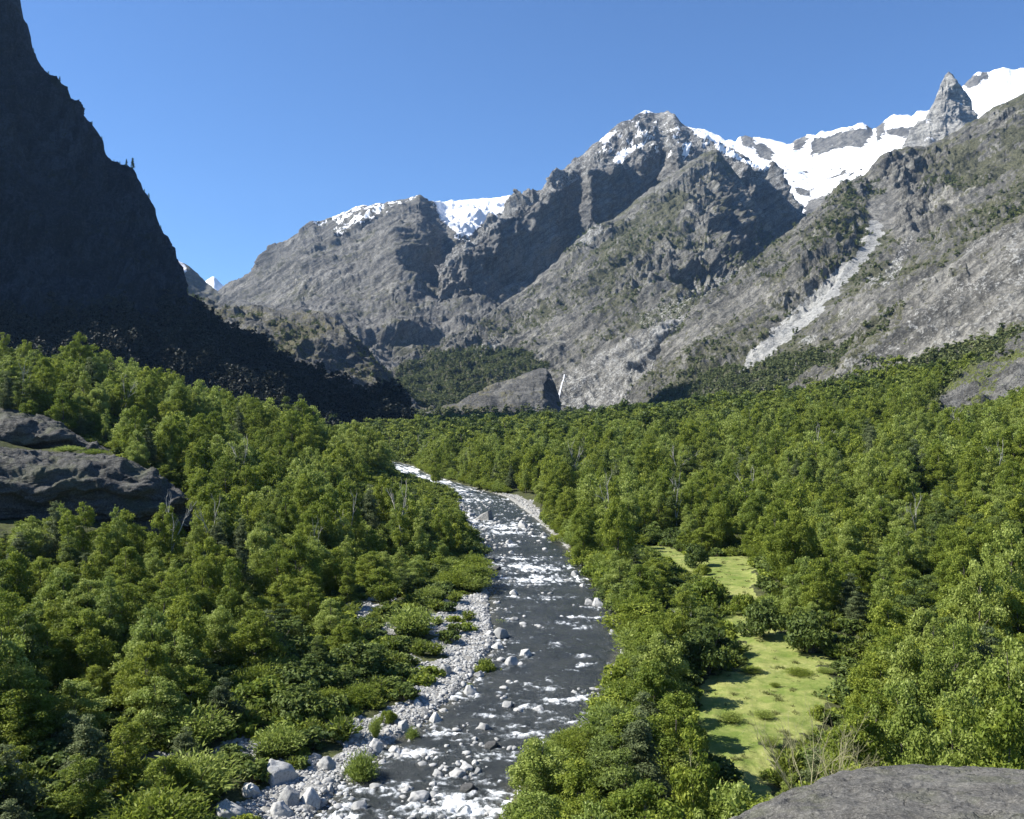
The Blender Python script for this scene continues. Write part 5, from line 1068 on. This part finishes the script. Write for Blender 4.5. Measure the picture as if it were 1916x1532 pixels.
X, Y = bar_points(90000, rs); k = (X / Y * F + CX > 100); X, Y = X[k], Y[k]; s = (.05 + .24 * rs.rand(len(X)) ** 2.5) * np.interp(Y, [80, 400], [.9, 2.2])
z = gz(X, Y); l, r = riv(Y); inr = (X > l) & (X < r); kk = ~inr | (rs.rand(len(X)) < .35); X, Y, s, z = X[kk], Y[kk], s[kk], z[kk]
Yr = 1 / (1 / 520. + rs.rand(2600) * (1 / 84. - 1 / 520.)); l, r = riv(Yr); Xr = l + (r - l) * rs.rand(2600); pr = fbm(Xr * .12, Yr * .1, 5, 3) + .35 * ((Yr < 105) | (Yr > 260)) - .35 * (Xr - l) / (r - l) - .12 * ((Yr > 118) & (Yr < 170)); kr = pr > .16
Xr, Yr = Xr[kr], Yr[kr]; X = np.append(X, Xr); Y = np.append(Y, Yr); z = np.append(z, np.full(len(Xr), -.08)); s = np.append(s, (.16 + .40 * rs.rand(len(Xr)) ** 2) * np.interp(Yr, [84, 400], [.9, 2.0]))
scatter('gravel', PEB, np.stack([X, Y, np.maximum(z, -.15)], -1), rs.rand(len(X)) * 6.28, np.stack([s * 1.1, s * .9, s * .75], -1), (rs.rand(len(X)) * 6).astype(int), 'bed of pale river cobbles and gravel')

# bare bush at the ledge and a few dead trees
def bare(seed, h, n, spread, rad, depth=3):
    rs = np.random.RandomState(seed); parts = []
    def br(p, dr, ln, r, k):
        q1 = p + dr * ln * .5 + rs.normal(size=3) * ln * .05; q2 = p + dr * ln + rs.normal(size=3) * ln * .07 + [0, 0, ln * .06]
        parts.append(tube([p, q1, q2], [r, r * .8, r * .55], 5 if k > 1 else 4))
        if k == 0: return
        for j in range(3):
            nd = dr + rs.normal(size=3) * .42 + [0, 0, .12]; nd /= np.linalg.norm(nd); b = q1 if j == 0 else q2; br(b, nd, ln * (.5 + .25 * rs.rand()), r * .55, k - 1)
    for i in range(n):
        a = i / n * 6.28 + rs.rand(); d = np.array([math.cos(a) * spread, math.sin(a) * spread, 1.0]); d[:2] *= .3 + rs.rand(); d /= np.linalg.norm(d); br(np.array([math.cos(a), math.sin(a), 0]) * .12, d, h * (.36 + .14 * rs.rand()), rad, depth)
    return join(parts)
def foot(px, py, d): return W(px, py, d)
V, Fb = bare(5, 1.25, 10, .75, .009, 3)
o = link('bare_shrub', mesh_np('bare_shrub', V, Fb, [M_TWIG]), label='nearly leafless shrub of pale olive twigs at the left end of the granite ledge', category='bush'); o.location = foot(1512, 1500, 12.4)
V, Fb = bare(6, .75, 7, .8, .008, 3)
o = link('bare_shrub', mesh_np('bare_shrub', V, Fb, [M_TWIG]), label='smaller leafless shrub leaning right beside the bigger one on the ledge rim', category='bush'); o.location = foot(1568, 1470, 12.7)
V, Fb = bare(8, 11, 1, .15, .22, 3); DEAD = mesh_np('dead_wood', V, Fb, [M_PALE])
for a, b, dd_, hh, lab in ((1262, 862, 390, 1.7, 'bleached dead tree with forked arms in the right forest'), (945, 880, 470, 1.3, 'pale broken snag behind the right bank stones'), (785, 830, 620, 1.6, 'thin dead stem standing before the dark forest'), (1290, 1158, 158, .55, 'grey leafless shrub by the meadow neck'), (1630, 960, 300, 1.1, 'thin dead tree poking out of the right forest'), (180, 1040, 190, .8, 'crooked dead tree in the left wood')):
    x = (a - CX) / F * dd_; o = link('dead_tree', DEAD, label=lab, category='dead tree'); o.location = (x, dd_, H + (CY - b) / F * dd_ - 7 * hh); o.scale = (hh,) * 3; o.rotation_euler = (0, 0, a)
cand = [i for i in rs.permutation(len(TX)) if 150 < TY[i] < 420 and TH[i] > 10 and seen[i] > 2]; nd = []
for i in cand:
    if len(nd) >= 16: break
    px_ = TX[i] / TY[i] * F + CX
    if px_ < 20 or px_ > 1890 or any(abs(px_ - q) < 60 for q in nd): continue
    nd.append(px_); hh = (TH[i] + 1.5 + 2 * rs.rand()) / 11; o = link('dead_tree', DEAD, label='', category='dead tree'); o.location = (TX[i] + 1.6, TY[i] - 1.6, TZ[i]); o.scale = (hh * .55, hh * .55, hh); o.rotation_euler = (0, 0, rs.rand() * 6)
    PENDING.append((o, 'bare pale snag|' + relate(px_, CY - (TZ[i] + TH[i] - H) / TY[i] * F, TY[i]), px_))
# grass tufts on the meadow
rsg = np.random.RandomState(77); n = 26; V = []; T = []
for k in range(n):
    a = rsg.rand() * 6.28; q = rsg.rand() * .35; b = np.array([math.cos(a) * q, math.sin(a) * q, -.02]); tip = b + [math.cos(a) * .15, math.sin(a) * .15, .16 + .16 * rsg.rand()]; sd_ = np.array([-math.sin(a), math.cos(a), 0]) * .03
    V += [b - sd_, b + sd_, tip + sd_ * .2, tip - sd_ * .2]; T += [rsg.rand()] * 4
M_GRASS = mat_leaf('grass_blade', (.16, .19, .045), (.28, .28, .10), (.34, .33, .14), .3)
TUFT = mesh_np('tuft', np.array(V), np.arange(len(V)).reshape(-1, 4), [M_GRASS], False, {'tone': np.array(T)})
mp = np.array(MEAD_W); X = mp[:, 0].min() + rs.rand(26000) * np.ptp(mp[:, 0]); Y = mp[:, 1].min() + rs.rand(26000) * np.ptp(mp[:, 1])
k = inpoly(X, Y, MEAD_W) & (fbm(X * .35, Y * .35, 1, 3) > .42); X, Y = X[k], Y[k]; s = .6 + .9 * rs.rand(len(X))
scatter('grass', [TUFT], np.stack([X, Y, gz(X, Y)], -1), rs.rand(len(X)) * 6.28, np.stack([s, s, s * .7], -1), np.zeros(len(X), int), 'short yellow green grass of the meadow')

settle()
# ------------------------------------------------------------------ haze
if HAZE > 0:
    lo = -10.5; hi = 1.0 + max(float(G_['P'][..., 2].max()) for G_ in LOFT.values())
    xs_ = [float(np.abs(G_['P'][..., 0]).max()) for G_ in LOFT.values()]; ys_ = [float(G_['P'][..., 1].max()) for G_ in LOFT.values()]
    X1 = max(max(xs_), 9600) + 20; Y1 = max(max(ys_), 9600) + 20; Y0 = -1800
    Vb = np.array([[sx * X1, y, z] for z in (lo, hi) for y in (Y0, Y1) for sx in (-1, 1)], float)
    Fb = np.array([(0, 2, 3, 1), (4, 5, 7, 6), (0, 1, 5, 4), (2, 6, 7, 3), (0, 4, 6, 2), (1, 3, 7, 5)])
    m = bpy.data.materials.new('thin_air'); m.use_nodes = True; nt = m.node_tree
    for n in list(nt.nodes): nt.nodes.remove(n)
    mo = nt.nodes.new('ShaderNodeOutputMaterial'); pv = nt.nodes.new('ShaderNodeVolumePrincipled'); pv.inputs['Density'].default_value = HAZE
    pv.inputs['Color'].default_value = (.34, .60, 1, 1); pv.inputs['Anisotropy'].default_value = .2; nt.links.new(pv.outputs[0], mo.inputs['Volume'])
    link('haze', mesh_np('haze', Vb, Fb, [m], False), kind='stuff', label='thin blue air between the mountains')
